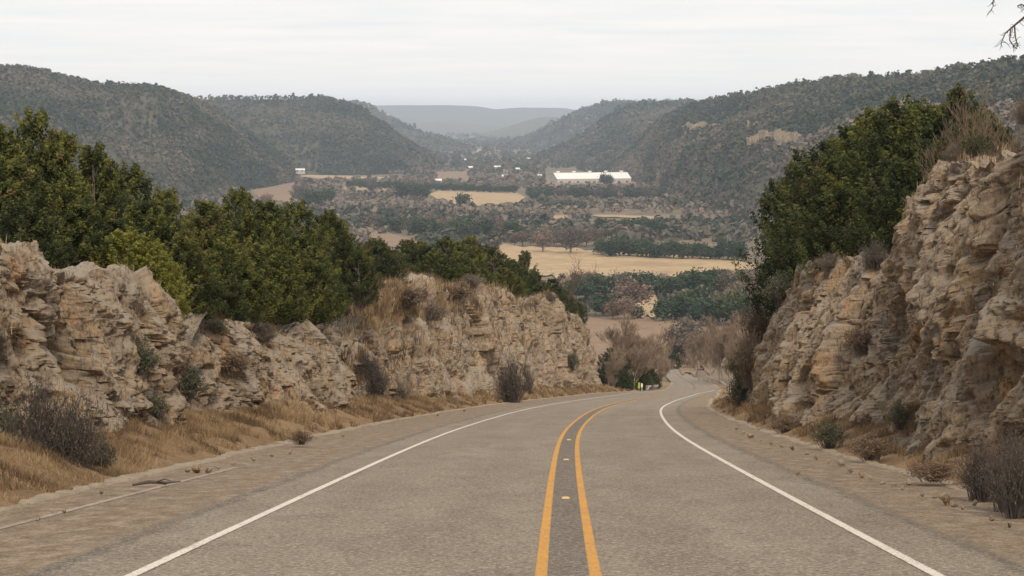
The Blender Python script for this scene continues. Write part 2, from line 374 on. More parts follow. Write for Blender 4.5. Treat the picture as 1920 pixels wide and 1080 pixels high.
o = link('road', strip('road', edgeL, edgeR, 30, 0, ry), M['asphalt']); tag(o, 'grey chip seal country road curving downhill to the right', 'road', kind='structure')
def marking(name, a, b, y, m, label, dz=.006):
    o = link(name, strip(name, a, b, 2, dz, y), m); tag(o, label, 'road marking', kind='structure')
my = np.geomspace(8, 318, 260)
marking('road_marking', -3.97, -3.84, my, M['white'], 'white edge line along the left lane')
marking('road_marking', 3.24, 3.37, my, M['white'], 'white edge line along the right lane')
marking('road_marking', -.305, -.185, my, M['yellow'], 'left line of the double yellow centre line')
marking('road_marking', .185, .305, my, M['yellow'], 'right line of the double yellow centre line')
fy = np.geomspace(14, 41, 60)
marking('road_marking', lambda y: -6.75 + .012 * (y - 20), lambda y: -6.63 + .012 * (y - 20), fy, M['faded'], 'faded old white line on the left shoulder')
# raised reflectors between the yellow lines
for i, (Y, lab) in enumerate([(30.8, 'small amber road reflector nearest the viewer between the yellow lines'), (45, 'second small amber road reflector between the yellow lines'), (59, 'third and farthest road reflector between the yellow lines')]):
    x = float(cY(Y)); z = float(zR(Y)); mb = MB()
    mb.add([(-.06, -.05, .005), (.06, -.05, .005), (.06, .05, .005), (-.06, .05, .005), (-.045, -.025, .024), (.045, -.025, .024), (.045, .025, .024), (-.045, .025, .024)],
           [(3, 2, 1, 0), (4, 5, 6, 7), (0, 1, 5, 4), (1, 2, 6, 5), (2, 3, 7, 6), (3, 0, 4, 7)])
    o = mb.build('road_reflector', M['stud']); o.location = (x, Y, z); tag(o, lab, 'road reflector', 'reflectors between the yellow lines')

# verges
def vz_left(O, Y, t):
    p = np.stack([O.ravel(), Y.ravel(), 0 * O.ravel()], 1)
    n = fbm(p * .45, 4, 5).reshape(O.shape); n2 = fbm(p * 2.4, 3, 6).reshape(O.shape)
    up = np.clip((t - .12) / .88, 0, 1) * np.where(Y < 262, .85, .15) * np.clip((275 - Y) / 20, .1, 1)
    return -.03 * (t < .05) + up + (n * .32 + n2 * .09) * np.clip(t * 3, 0, 1) - .9 * (t > .97)
vy = np.geomspace(12, 420, 620)
o = link('verge', strip('verge_left', lambda y: edgeL(y) + .05, lambda y: edgeL(y) - 3.0, 30, 0, vy, vz_left), M['verge']); tag(o, 'dry grassy verge between the road and the left rock wall', 'verge', kind='structure')
def vz_right(O, Y, t):
    p = np.stack([O.ravel(), Y.ravel(), 0 * O.ravel()], 1)
    n = fbm(p * .5, 4, 15).reshape(O.shape); n2 = fbm(p * 2.6, 3, 16).reshape(O.shape)
    up = np.clip((t - .1) / .9, 0, 1) * .75 * np.clip((150 - Y) / 25, .05, 1)
    return -.03 * (t < .05) + up + (n * .25 + n2 * .08) * np.clip(t * 3, 0, 1) - .9 * (t > .97)
o = link('verge', strip('verge_right', lambda y: edgeR(y) - .05, lambda y: edgeR(y) + 2.2, 26, 0, vy, vz_right), M['verge']); tag(o, 'dry grassy verge between the road and the right rock wall', 'verge', kind='structure')
def gz(O, Y, t):
    p = np.stack([O.ravel(), Y.ravel(), 0 * O.ravel()], 1); return fbm(p * 3, 3, 9).reshape(O.shape) * .05 + .02 - .12 * np.abs(t - .5) * 2 * (np.abs(t - .5) > .4)
def gedge(s, f, w_, sd):
    def g(y):
        p = np.stack([y, 0 * y, 0 * y], 1); return f(y) + s * w_ + fbm(p * .35, 4, sd) * .28
    return g
for s, f, nm, sd in ((-1, edgeL, 'left', 31), (1, edgeR, 'right', 41)):
    o = link('gravel_strip', strip('gravel_strip_' + nm, gedge(s, f, -.05, sd), gedge(s, f, .35, sd + 5), 9, 0, vy, gz), M['gravel'])
    tag(o, 'pale gravel strip along the %s edge of the pavement' % nm, 'gravel', kind='structure')

# ------------------------------------------------------------------ rock walls
HL = np.array([(10, 4.7), (41, 4.6), (47, 4.15), (52, 4.3), (55, 3.9), (60, 3.75), (62.5, 3.2), (65, 3.7), (74, 3.8), (81, 3.75), (86, 3.6), (93, 3.55), (98, 3.3), (102, 4.0), (106, 5.4), (111, 6.4), (120, 7.2), (145, 8.0), (168, 8.7), (178, 8.2), (183, 7.8),
               (190, 8.8), (205, 9.5), (222, 9.2), (240, 8.6), (252, 6.8), (260, 4.6), (268, 1.2), (276, .2)], float)
HR = np.array([(10, 7.2), (34, 7.2), (42, 7.1), (44.3, 6.5), (49, 6.75), (52, 6.7), (56.5, 6.0), (61, 5.15), (70, 5.6), (80, 6.2), (89, 6.4), (96, 6.0), (104, 4.9), (112, 3.6), (119, 1.9), (127, .3)], float)
RIMO_L, RIMO_R = -11.0, 9.0
def wall(side, y0, y1, ncol, nrow, H, b_off, r_off, gullies, seed):
    Yc = np.geomspace(y0, y1, ncol); nt_ = int(nrow * .22); v = np.concatenate([np.linspace(0, 1, nrow), 1 + np.linspace(0, 1, nt_ + 1)[1:] ** 1.3])
    YY, VV = np.meshgrid(Yc, v, indexing='ij')
    h = np.interp(YY, H[:, 0], H[:, 1]); q = np.stack([YY.ravel() * .5, 0 * YY.ravel(), 0 * YY.ravel()], 1)
    h = h + (fbm(q, 5, seed) * .45).reshape(YY.shape) * np.clip(h / 3, 0, 1)
    vf = np.minimum(VV, 1); top = np.clip(VV - 1, 0, 1)
    O = b_off + (r_off - b_off) * vf ** 1.25 + side * top * 3.2
    sl = (cY(YY + 1) - cY(YY - 1)) / 2; L = np.sqrt(1 + sl ** 2)
    X = cY(YY) + O / L; Y2 = YY - O * sl / L
    Z = zR(Y2) - .25 + (h + .25) * (1 - (1 - vf) ** 1.05) - top * .25
    P = np.stack([X.ravel(), Y2.ravel(), Z.ravel()], 1)
    q = P.copy(); q[:, 2] += G0 * q[:, 1]                      # strata follow the slope of the cutting
    warp = np.stack([fbm(q * .6, 3, seed + 20), fbm(q * .6 + 31, 3, seed + 21), fbm(q * .6 + 77, 3, seed + 22)], 1)
    qq = q + warp * .7
    fa = np.clip(55 / YY.ravel(), .3, 1) * .85
    d = fbm(q * np.array([.3, .17, .14]), 3, seed + 1) * 1.7
    f1, f2, i1 = worley(qq * np.array([.60, .36, .24]), seed + 2)
    d += (i1 - .5) * .70 - np.exp(-(f2 - f1) * 7) * .30
    g1, g2, i2 = worley(qq * np.array([1.7, 1.0, .48]) + 5, seed + 3)
    d += ((i2 - .5) * .20 - np.exp(-(g2 - g1) * 6) * .13) * np.sqrt(fa)
    k1, k2, i3 = worley(qq * np.array([4.6, 3.2, 2.0]) + 15, seed + 33)
    d += ((i3 - .5) * .10 - k1 * .14) * fa
    d += fa * (fbm(qq * np.array([6, 4.4, 2.8]), 3, seed + 41, .6)) * .17
    d += ridged(qq * np.array([1.0, .6, .18]), 3, seed + 4) * .26   # vertical flutes
    d += fa * fbm(q * np.array([3.2, 2.4, 1.1]), 4, seed + 5, .62) * .22
    pit = vnoise(qq * np.array([1.5, 1.0, .8]), seed + 6); d -= np.clip(pit - .30, 0, 1) * .9
    pit2 = vnoise(qq * np.array([4.2, 2.8, 2.2]), seed + 9); d -= fa * np.clip(pit2 - .25, 0, 1) * .5
    for (gy, gz_, wy, wz, dep) in gullies:
        hz = (Z - zR(Y2)).ravel(); d -= dep * np.exp(-((YY.ravel() - gy + hz * .0) / wy) ** 2 - ((hz - gz_) / wz) ** 2)
    hh = (h.ravel() / 3).clip(.05, 1); d *= hh
    ft = np.clip((VV.ravel() - .9) / .2, 0, 1) * .92
    nrm = np.stack([-side * (1 - ft), -.25 * (1 - ft) + 0 * ft, ft * .75], 1)
    up_lim = np.where(ft > .5, .55, 1.0)
    P2 = P + nrm * (d * up_lim)[:, None] * .9
    P2[:, 2] += (i1 - .5) * .25 * ft * hh
    me = mesh_np('rock', P2, grid_faces(ncol, len(v)) if side < 0 else grid_faces(ncol, len(v))[:, ::-1], False, {'blk': (i1 * .6 + i2 * .4), 'dep': d})
    return me, P2.reshape(ncol, len(v), 3), v
gl = [(62.5, 2.5, 1.4, 6, 1.1), (98, 2, 2.2, 7, 1.3), (182, 4, 5, 9, 2.0), (44.2, 2.0, .9, .9, 1.5), (128, 3, 3, 6, .9), (78, 3.6, 2, .8, .8), (215, 5, 4, 6, .9), (53, 1, 1.1, 2, .8)]
meL, PL, vL = wall(-1, 24, 276, 1150, 230, HL, -9.4, RIMO_L, gl, 11)
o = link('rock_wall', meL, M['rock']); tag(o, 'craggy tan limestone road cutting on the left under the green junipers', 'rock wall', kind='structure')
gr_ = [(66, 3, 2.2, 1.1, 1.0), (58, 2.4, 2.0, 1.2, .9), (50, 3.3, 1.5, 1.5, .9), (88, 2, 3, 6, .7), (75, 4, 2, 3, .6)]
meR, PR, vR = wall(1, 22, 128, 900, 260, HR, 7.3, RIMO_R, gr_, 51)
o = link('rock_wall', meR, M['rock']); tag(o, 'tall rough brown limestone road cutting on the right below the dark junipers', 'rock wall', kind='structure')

# hillsides above the cuttings
def HpL(Y): return np.interp(Y, [0, 40, 62, 90, 110, 145, 205, 240, 300, 380, 460], [4.6, 4.4, 3.6, 4.1, 6.2, 7.8, 9.0, 8.2, 4.0, -1, -3.0])
def HpR(Y): return np.interp(Y, [0, 34, 52, 61, 89, 96, 112, 127, 170], [7.0, 7.0, 6.4, 5.2, 6.1, 5.5, 3.3, .2, -3])
def plateau(side, y0, y1, Hf, r_off):
    y = np.arange(y0, y1, 1.6 if side < 0 else 1.0); t = np.concatenate([np.linspace(1.8, 12, 16), np.geomspace(13, 130, 16)])
    Yy, T = np.meshgrid(y, t, indexing='ij'); O = r_off + side * T
    X = cY(Yy) + O; p = np.stack([X.ravel(), Yy.ravel(), 0 * X.ravel()], 1)
    Z = zR(Yy) + Hf(Yy) - .35 + fbm(p * .35, 4, 71).reshape(X.shape) * .35 * np.clip(T / 4, .3, 1) - np.clip(T - 12, 0, 200) * .03 - 1.3 * (T < 2.3)
    f = grid_faces(len(y), len(t)); return mesh_np('hillside', np.stack([X, Yy, Z], -1).reshape(-1, 3), f if side < 0 else f[:, ::-1], True)
o = link('hillside', plateau(-1, 10, 460, HpL, RIMO_L), M['plateau']); tag(o, 'brown hilltop ground behind the left rock wall', 'hillside', kind='structure')
o = link('hillside', plateau(1, 10, 170, HpR, RIMO_R), M['plateau']); tag(o, 'brown hilltop ground behind the right rock wall', 'hillside', kind='structure')
def zTop(side, X, Y):
    T = abs(X - cY(Y)) - (11 if side < 0 else 9)
    return float(zR(Y) + (HpL(Y) if side < 0 else HpR(Y)) - .35 - max(0, T - 12) * .03)

# ------------------------------------------------------------------ hills
def loft(name, cols, label, mt, rows=46, noise=.05, back=1.3, sd=1, ncol=150, wood=0, crown=4.0, woodlabel=None, wmat='wood1', q=3.2, brown=0):
    a = np.array(cols, float); t = np.linspace(0, 1, ncol) * (len(a) - 1); i = np.arange(len(a))
    px, ry_, rD, fD = (np.interp(t, i, a[:, k]) for k in range(4))
    s = np.linspace(-.55, 1, rows)
    yr = ray(960, 0)
    rz = np.array([ray(p, y)[1] * d for p, y, d in zip(px, ry_, rD)]); rx = (px - 960) / F * rD; fx = (px - 960) / F * fD
    fz = zG(fD) - 4
    def surf(u, v):                    # u in columns, v -0.55..1 (negative runs down behind the ridge)
        rD_ = np.interp(u, np.arange(ncol), rD); fD_ = np.interp(u, np.arange(ncol), fD); rz_ = np.interp(u, np.arange(ncol), rz); fz_ = np.interp(u, np.arange(ncol), fz)
        rx_ = np.interp(u, np.arange(ncol), rx); fx_ = np.interp(u, np.arange(ncol), fx)
        Y = rD_ + (fD_ - rD_) * v; X = rx_ + (fx_ - rx_) * v
        av = np.abs(v); hprof = np.where(v >= 0, 1 - (av ** 1.05 * (1 - .28 * np.sin(np.pi * av))), 1 - av * .8)
        Z = fz_ + (rz_ - fz_) * hprof
        p = np.stack([X, Y, 0 * X], 1); dd = rD_.mean()
        am = np.clip(np.minimum(1, av * 5), 0, 1) * np.clip((1 - v) * 4, 0, 1)
        n = fbm(p * (q / 900), 4, sd) * (rz_ - fz_) * noise * 2.2
        r2 = ridged(p * np.array([q / 500, q / 1400, 0]), 3, sd + 4) * (rz_ - fz_) * noise * 1.6
        return np.stack([X, Y, Z + (n + r2) * am + fbm(p * .02, 2, sd + 2) * 2.0], 1)
    U, Vv = np.meshgrid(np.arange(ncol, dtype=float), s, indexing='ij')
    P = surf(U.ravel(), Vv.ravel())
    o = link(name, mesh_np(name, P, grid_faces(ncol, rows), True), M[mt]); tag(o, label, 'hill', kind='structure')
    if wood:
        u = rng.random(wood) * (ncol - 1); v = rng.random(wood) ** 1.0 * 1.02 - .02
        P = surf(u, v)
        if brown:
            bm_ = v + fbm(P * np.array([.004, .004, 0]), 3, sd + 11) * .35 > brown
            woods(P[bm_], crown, 'bare brown oak wood on the lower part of the right hillside', 'wood2', sd + 30); P = P[~bm_]
        woods(P, crown, woodlabel, wmat, sd, 9)
    return surf, ncol
def woods(P, crown, label, wmat, sd, k=13, name='woodland', flat=.8):
    n = len(P); r = crown * (.45 + rng.random(n) ** 1.6 * 1.3)
    tint = np.clip(.42 + fbm(np.c_[P[:, 0], P[:, 1], P[:, 2] * 3] * .006, 4, sd + 8) * 1.2 + (rng.random(n) - .5) * .55, 0, 1)
    # each crown: k leafy flakes spread through its volume
    d = rng.normal(size=(n, k, 3)); d /= np.linalg.norm(d, axis=2, keepdims=True); rad = rng.random((n, k, 1)) ** .4
    c = P[:, None, :] + d * rad * r[:, None, None] * np.array([.8, .8, flat]) + np.array([0, 0, 1]) * r[:, None, None] * .6
    nn = d + rng.normal(size=d.shape) * .5 + np.array([0, 0, .4]); nn /= np.linalg.norm(nn, axis=2, keepdims=True)
    tt = np.cross(nn, rng.normal(size=nn.shape)); tt /= np.linalg.norm(tt, axis=2, keepdims=True); bb = np.cross(nn, tt)
    sz = r[:, None, None] * (.28 + .3 * rng.random((n, k, 1)))
    V = np.stack([c + tt * sz, c + bb * sz * .8, c - tt * sz * .9, c - bb * sz], 2).reshape(-1, 3)
    Fq = np.arange(n * k * 4).reshape(-1, 4); tn = np.repeat(tint, k * 4) + np.repeat((rng.random(n * k) - .5) * .3, 4)
    o = link(name, mesh_np(name, V, Fq, False, {'tint': np.clip(tn, 0, .9)}), M[wmat]); tag(o, label, 'woodland', kind='stuff'); return o

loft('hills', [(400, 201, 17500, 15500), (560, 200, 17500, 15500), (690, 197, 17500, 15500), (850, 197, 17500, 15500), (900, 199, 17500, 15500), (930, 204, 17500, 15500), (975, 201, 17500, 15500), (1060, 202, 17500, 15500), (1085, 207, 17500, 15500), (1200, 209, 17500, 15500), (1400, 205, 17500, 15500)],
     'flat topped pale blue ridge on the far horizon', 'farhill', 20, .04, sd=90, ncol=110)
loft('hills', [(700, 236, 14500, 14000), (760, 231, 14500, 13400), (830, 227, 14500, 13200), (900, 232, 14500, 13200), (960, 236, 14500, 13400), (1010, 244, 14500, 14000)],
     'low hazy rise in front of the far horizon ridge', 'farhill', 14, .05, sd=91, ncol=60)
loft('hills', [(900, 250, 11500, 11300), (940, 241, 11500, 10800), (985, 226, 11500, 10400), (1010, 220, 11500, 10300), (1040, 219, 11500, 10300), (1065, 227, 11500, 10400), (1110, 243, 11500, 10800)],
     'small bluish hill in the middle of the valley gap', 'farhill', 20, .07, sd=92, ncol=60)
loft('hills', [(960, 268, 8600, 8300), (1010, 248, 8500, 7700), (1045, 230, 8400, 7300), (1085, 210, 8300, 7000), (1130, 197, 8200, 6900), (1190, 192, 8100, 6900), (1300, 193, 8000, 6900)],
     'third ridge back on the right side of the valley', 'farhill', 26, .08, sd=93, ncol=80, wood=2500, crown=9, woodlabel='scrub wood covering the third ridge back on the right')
loft('hills', [(1010, 292, 5700, 5400), (1050, 278, 5600, 4900), (1100, 251, 5500, 4700), (1130, 228, 5450, 4600), (1160, 206, 5400, 4500), (1200, 194, 5300, 4400), (1260, 193, 5200, 4400), (1330, 192, 5100, 4300)],
     'second ridge back on the right side of the valley', 'hill', 30, .10, sd=94, ncol=90, wood=4000, crown=6, woodlabel='dark scrub wood covering the second ridge back on the right')
R1 = loft('hills', [(1085, 318, 4500, 4300), (1120, 306, 4500, 4000), (1160, 283, 4400, 3700), (1200, 254, 4300, 3400), (1245, 222, 4000, 2800), (1290, 200, 3700, 2350), (1380, 177, 3300, 1950), (1500, 158, 2900, 1700), (1600, 145, 2650, 1520), (1750, 137, 2350, 1380), (1850, 121, 2150, 1280), (1930, 111, 2050, 1220), (2100, 100, 1950, 1150)],
     'long wooded hillside with pale cliffs rising on the right', 'hill', 60, .075, sd=95, ncol=220, wood=26000, crown=3.5, brown=.52, woodlabel='dense cedar and bare oak wood on the right hillside')
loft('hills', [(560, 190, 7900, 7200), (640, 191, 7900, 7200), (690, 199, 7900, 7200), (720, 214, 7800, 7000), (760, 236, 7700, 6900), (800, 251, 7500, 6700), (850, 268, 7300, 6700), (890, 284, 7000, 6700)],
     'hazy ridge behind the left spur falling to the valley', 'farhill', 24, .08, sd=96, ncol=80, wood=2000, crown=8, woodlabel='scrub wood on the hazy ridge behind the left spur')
loft('hills', [(240, 192, 4700, 4000), (380, 185, 4700, 4000), (480, 183, 4700, 3900), (600, 184, 4600, 3900), (640, 192, 4600, 3900), (680, 206, 4600, 3900), (710, 228, 4600, 3950), (745, 255, 4500, 4000), (780, 277, 4500, 4100), (815, 293, 4500, 4300)],
     'flat topped wooded spur at the centre left', 'hill', 36, .085, sd=97, ncol=140, wood=13000, crown=4.6, woodlabel='dark cedar wood on the flat topped spur at centre left')
loft('hills', [(-300, 130, 3100, 2000), (-60, 130, 3200, 2050), (0, 131, 3200, 2100), (60, 132, 3250, 2150), (130, 147, 3300, 2200), (190, 161, 3350, 2300), (300, 167, 3450, 2450), (345, 180, 3500, 2550), (400, 203, 3550, 2700), (450, 238, 3550, 2900), (500, 272, 3600, 3100), (550, 300, 3700, 3400)],
     'dark wooded hill at the far left sloping to the right', 'hill', 50, .085, sd=98, ncol=170, wood=17000, crown=3.7, woodlabel='dark cedar wood covering the far left hill')

# pale cliff bands on the right hillside
surfR, nR = R1
def cliff(px0, px1, pyc, hgt, label, sd):
    # find surface columns/rows that project there
    n = 60; cols = []
    uu, vv = np.meshgrid(np.linspace(0, nR - 1, 220), np.linspace(.02, .9, 120), indexing='ij'); P = surfR(uu.ravel(), vv.ravel()); X, Y = proj(P[:, 0], P[:, 1], P[:, 2])
    V = []; m = 12
    for k, px in enumerate(np.linspace(px0, px1, n)):
        py = pyc(px); j = np.argmin((X - px) ** 2 + (Y - py) ** 2); c = P[j]
        e = math.sin(math.pi * (k + .5) / n) ** .4
        for r in range(m):
            t = r / (m - 1); z = hgt * e * (1 - t)
            V.append((c[0], c[1] - 12 - 12 * t, c[2] + z * (.8 + .12 * math.sin(k * .35 + sd)) - 1 * e))
    V = np.array(V); V += (fbm(V * .06, 4, sd) * 6)[:, None] * np.array([.3, -1, .3]) + (vnoise(V * .35, sd + 2) * 2.4)[:, None] * np.array([.3, -1, .15])
    o = link('cliff', mesh_np('cliff', V, grid_faces(n, m), False), M['cliff']); tag(o, label, 'cliff', kind='structure')
cliff(1262, 1345, lambda p: 244 - (p - 1262) * .05, 13, 'pale weathered cliff band high on the right hillside', 7)
cliff(1345, 1412, lambda p: 236 + (p - 1345) * .02, 11, 'grey cliff band between the two brighter cliffs on the right hillside', 9)
cliff(1395, 1500, lambda p: 270 - (p - 1395) * .03, 19, 'larger yellow tan cliff on the right hillside by the dark junipers', 8)

# ------------------------------------------------------------------ fields (sheets lying on the valley floor)
def field(poly, label, m='field', lift=.25):
    # polygon given as (px, far py, near py) columns
    a = np.array(poly, float); n = 60; px = np.linspace(a[0, 0], a[-1, 0], n); f = np.interp(px, a[:, 0], a[:, 1]); q = np.interp(px, a[:, 0], a[:, 2]); V = []
    jj = np.stack([px * .06, px * 0 + a[0, 1], 0 * px], 1); th = (q - f).mean(); f = f + fbm(jj, 4, 3) * th * .12; q = q + fbm(jj + 50, 4, 4) * th * .3
    for k, p in enumerate(px):
        e_ = min(1, min(k, n - 1 - k) / 5); m_ = (f[k] + q[k]) / 2; A = ground_hit(p, m_ + (f[k] - m_) * (.15 + .85 * e_)); B = ground_hit(p, m_ + (q[k] - m_) * (.15 + .85 * e_))
        for j in range(10):
            c = A.lerp(B, j / 9); V.append((c.x, c.y, float(zG(c.y)) + lift))
    o = link('field', mesh_np('field', V, grid_faces(n, 10), True), M[m]); tag(o, label, 'field', kind='structure')
field([(900, 452, 490), (975, 461, 520), (1060, 466, 520), (1150, 471, 516), (1250, 478, 516), (1330, 483, 512), (1430, 490, 512)], 'large golden hay field in the middle of the valley')
field([(805, 357, 368), (870, 359, 384), (975, 363, 381), (985, 365, 372)], 'golden field below the long dark hedgerow')
field([(1005, 365, 369), (1060, 366, 369)], 'thin golden strip right of the hedgerow field')
field([(645, 347, 358), (700, 349, 362), (748, 352, 362)], 'golden field left of the dark tree clump')
field([(788, 279, 283), (850, 279, 286), (905, 279, 285)], 'thin pale field at the foot of the left spur')
field([(560, 292, 305), (640, 291, 306), (705, 294, 303)], 'tan clearing right of the long white shed')
field([(450, 318, 345), (500, 320, 382), (545, 324, 385), (555, 330, 345)], 'tan bare slope on the left behind the junipers', 'slope')
field([(448, 291, 318), (490, 290, 322)], 'pale bare patch on the hill foot at left')
field([(560, 327, 333), (650, 330, 336), (760, 333, 338)], 'thin tan pasture strip behind the hedgerow')
field([(690, 425, 470), (745, 440, 475), (790, 452, 470)], 'tan clearing above the left junipers', 'slope')
field([(1035, 404, 412), (1065, 404, 413)], 'small pale clearing left of the dirt track')
field([(1112, 402, 407), (1160, 403, 407.5), (1210, 405, 410), (1250, 409, 417), (1275, 414, 432)], 'pale dirt track curving below the right hillside')
field([(1165, 540, 600), (1225, 543, 600), (1235, 550, 600)], 'small tan clearing between the green cedars')
field([(1080, 596, 700), (1180, 592, 700), (1270, 600, 694), (1330, 606, 690), (1420, 612, 688)], 'brown grassy slope beyond the bend in the road', 'slope')
field([(1262, 684, 689), (1300, 683, 688), (1345, 684, 687)], 'pale grass strip by the far bend of the road')
field([(690, 293, 303), (760, 292, 305)], 'rust coloured field at the foot of the left spur', 'slope')
field([(815, 322, 338), (880, 322, 342)], 'rust coloured bare field behind the hedgerow', 'slope')
field([(1010, 330, 350), (1110, 346, 356), (1200, 340, 352)], 'rust brown yard around the long white barn', 'slope')

# ------------------------------------------------------------------ plant prototypes
def flakes(C, sz, nrm=None, asp=1.6, seed=0, jit=.8, up=.3):
    g = np.random.default_rng(seed); n = len(C)
    nn = g.normal(size=(n, 3)) * jit + (nrm if nrm is not None else 0) + np.array([0, 0, up]); nn /= np.linalg.norm(nn, axis=1, keepdims=True)
    tt = np.cross(nn, g.normal(size=(n, 3))); tt /= np.linalg.norm(tt, axis=1, keepdims=True); bb = np.cross(nn, tt)
    s = (sz * (.6 + .8 * g.random(n)))[:, None] if not hasattr(sz, '__len__') else sz[:, None]
    V = np.stack([C + tt * s * asp * .5, C + bb * s * .5, C - tt * s * asp * .5, C - bb * s * .5], 1).reshape(-1, 3)
    return V, np.arange(n * 4).reshape(-1, 4)
def juniper_mesh(seed, H=6.0, W=2.3, spires=6, clumps=520, per=74, leaf=.060):
    g = np.random.default_rng(seed); sp = [(0, 0, H, W)]
    for k in range(spires):
        a = g.random() * 6.28; r = W * (.35 + .5 * g.random()); sp.append((math.cos(a) * r, math.sin(a) * r, H * (.52 + .40 * g.random()), W * (.38 + .3 * g.random())))
    wt = np.array([s[3] ** 2 * s[2] for s in sp]); wt[0] *= .8; wt /= wt.sum(); C = []; T = []; NR = []; tips = []
    for c in range(clumps):
        k = g.choice(len(sp), p=wt); x, y, h, w_ = sp[k]; t = g.random() ** .85
        rr = w_ * (1 - t ** 2.3) * (.55 + .45 * math.sin(min(1, t * 4) * 1.57)) + .06
        a = g.random() * 6.28; q = rr * (g.random() ** .35) * (.8 + .45 * g.random())
        cen = np.array([x + math.cos(a) * q, y + math.sin(a) * q, .3 + t * (h - .3)]); tips.append(cen)
        out = np.array([math.cos(a) * .8, math.sin(a) * .8, 1.25]); cs = .14 + .23 * (1 - t) * g.random() + .07
        P_ = g.normal(size=(per, 3)); P_ = P_ / np.linalg.norm(P_, axis=1, keepdims=True) * (g.random((per, 1)) ** .5) * cs * 1.25 * np.array([1, 1, .8])
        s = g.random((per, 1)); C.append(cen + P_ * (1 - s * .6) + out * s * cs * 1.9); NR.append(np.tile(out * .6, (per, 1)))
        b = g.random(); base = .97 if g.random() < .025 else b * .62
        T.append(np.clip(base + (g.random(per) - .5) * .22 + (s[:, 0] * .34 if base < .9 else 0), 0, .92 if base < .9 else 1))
    C = np.concatenate(C); V, Fq = flakes(C, leaf, np.concatenate(NR), 2.3, seed, .9, .1)
    crown = mesh_np('crown', V, Fq, False, {'tint': np.repeat(np.concatenate(T), 4)})
    mb = MB(); mb.tube([(0, 0, -.6), (.1, .05, H * .2), (-.05, .1, H * .5), (0, 0, H * .85)], [.17, .14, .08, .02], 7)
    for k in range(46):
        tp = tips[int(g.integers(len(tips)))]; z0 = max(.15, tp[2] - g.random() * 1.3 - .3); mb.tube([(0, 0, z0), (tp[0] * .5, tp[1] * .5, z0 * .5 + tp[2] * .5 - .05), tuple(tp)], [.05, .03, .01], 4)
    me = bpy.data.meshes.new('trunk'); me.from_pydata(mb.v, [], mb.f); me.update()
    return crown, me
def round_tree_mesh(seed, H=7.0, W=3.2, n=1500, leaf=.42, clumps=40, stem=.25, spread=.5):
    g = np.random.default_rng(seed); C = []; T = []
    for c in range(clumps):
        d = g.normal(size=3); d /= np.linalg.norm(d); d *= g.random() ** .4; cen = np.array([d[0] * W * .75, d[1] * W * .75, H * (stem + .02) + (H * (1 - stem)) * .5 * (1 + d[2] * .85)])
        m = n // clumps; P_ = g.normal(size=(m, 3)) * W * .17; C.append(cen + P_); T.append(np.clip(g.random() * .75 + (g.random(m) - .5) * .35, 0, .9))
    C = np.concatenate(C); V, Fq = flakes(C, leaf, None, 1.5, seed, 1, .3)
    crown = mesh_np('crown', V, Fq, False, {'tint': np.repeat(np.concatenate(T), 4)})
    mb = MB(); mb.tube([(0, 0, -.8), (0.05, 0, H * .3), (0, .1, H * .7)], [.28, .2, .06], 6)
    for k in range(9):
        a = g.random() * 6.28; z = H * (.15 + .4 * g.random()); mb.tube([(0, 0, z), (math.cos(a) * W * .35, math.sin(a) * W * .35, z + H * .15), (math.cos(a) * W * .65, math.sin(a) * W * .65, z + H * .3)], [.11, .07, .02], 4)
    me = bpy.data.meshes.new('trunk'); me.from_pydata(mb.v, [], mb.f); me.update()
    return crown, me
def bare_tree_mesh(seed, H=9.0, spread=.55, levels=4, thick=.16, kids=5, lean=0.0, twig=.012, multi=1, upb=.35):
    g = random.Random(seed); tr = MB(); tw = MB()
    def grow(p, d, L, r, lv):
        pts = [p]; rad = [r]; q = p; dd = d.normalized(); n = 4 if lv > 1 else 3
        for k in range(n):
            dd = (dd + Vector((g.uniform(-1, 1), g.uniform(-1, 1), g.uniform(-.5, .9))) * .17).normalized(); q = q + dd * (L / n); pts.append(q); rad.append(max(twig * .6, r * (1 - (k + 1) / n * .75)))
        (tr if lv >= levels - 1 else tw).tube(pts, rad, 6 if lv >= levels - 1 else 3)
        if lv <= 0: return
        for k in range(kids + (2 if lv >= levels - 1 else 0)):
            f = g.uniform(.25, 1); i = min(n - 1, int(f * n)); b = pts[i].lerp(pts[i + 1], f * n - i)
            a = Vector((g.uniform(-1, 1), g.uniform(-1, 1), g.uniform(-.3, .8))).normalized()
            nd = (dd * .75 + a * spread * 1.5 + Vector((0, 0, upb))).normalized()
            grow(b, nd, L * g.uniform(.42, .68), max(twig, r * (1 - f * .6) * .5), lv - 1)
    for k in range(multi): grow(Vector((g.uniform(-.2, .2) * (multi > 1), g.uniform(-.2, .2) * (multi > 1), -.3)), Vector((lean + (g.uniform(-.5, .5) if multi > 1 else 0), g.uniform(-.4, .4) if multi > 1 else 0, 1)), H * .55, thick, levels)
    out = []
    for nm, x in (('trunk', tr), ('crown', tw)):
        me = bpy.data.meshes.new(nm); me.from_pydata(x.v, [], x.f); me.update(); a = me.attributes.new('tint', 'FLOAT', 'POINT')
        out.append(me)
    me = out[1]; a = me.attributes['tint']; vals = np.random.default_rng(seed).random(len(me.vertices) // 3 + 1).repeat(3)[:len(me.vertices)] * .8; a.data.foreach_set('value', vals.astype(np.float32))
    return out[1], out[0]
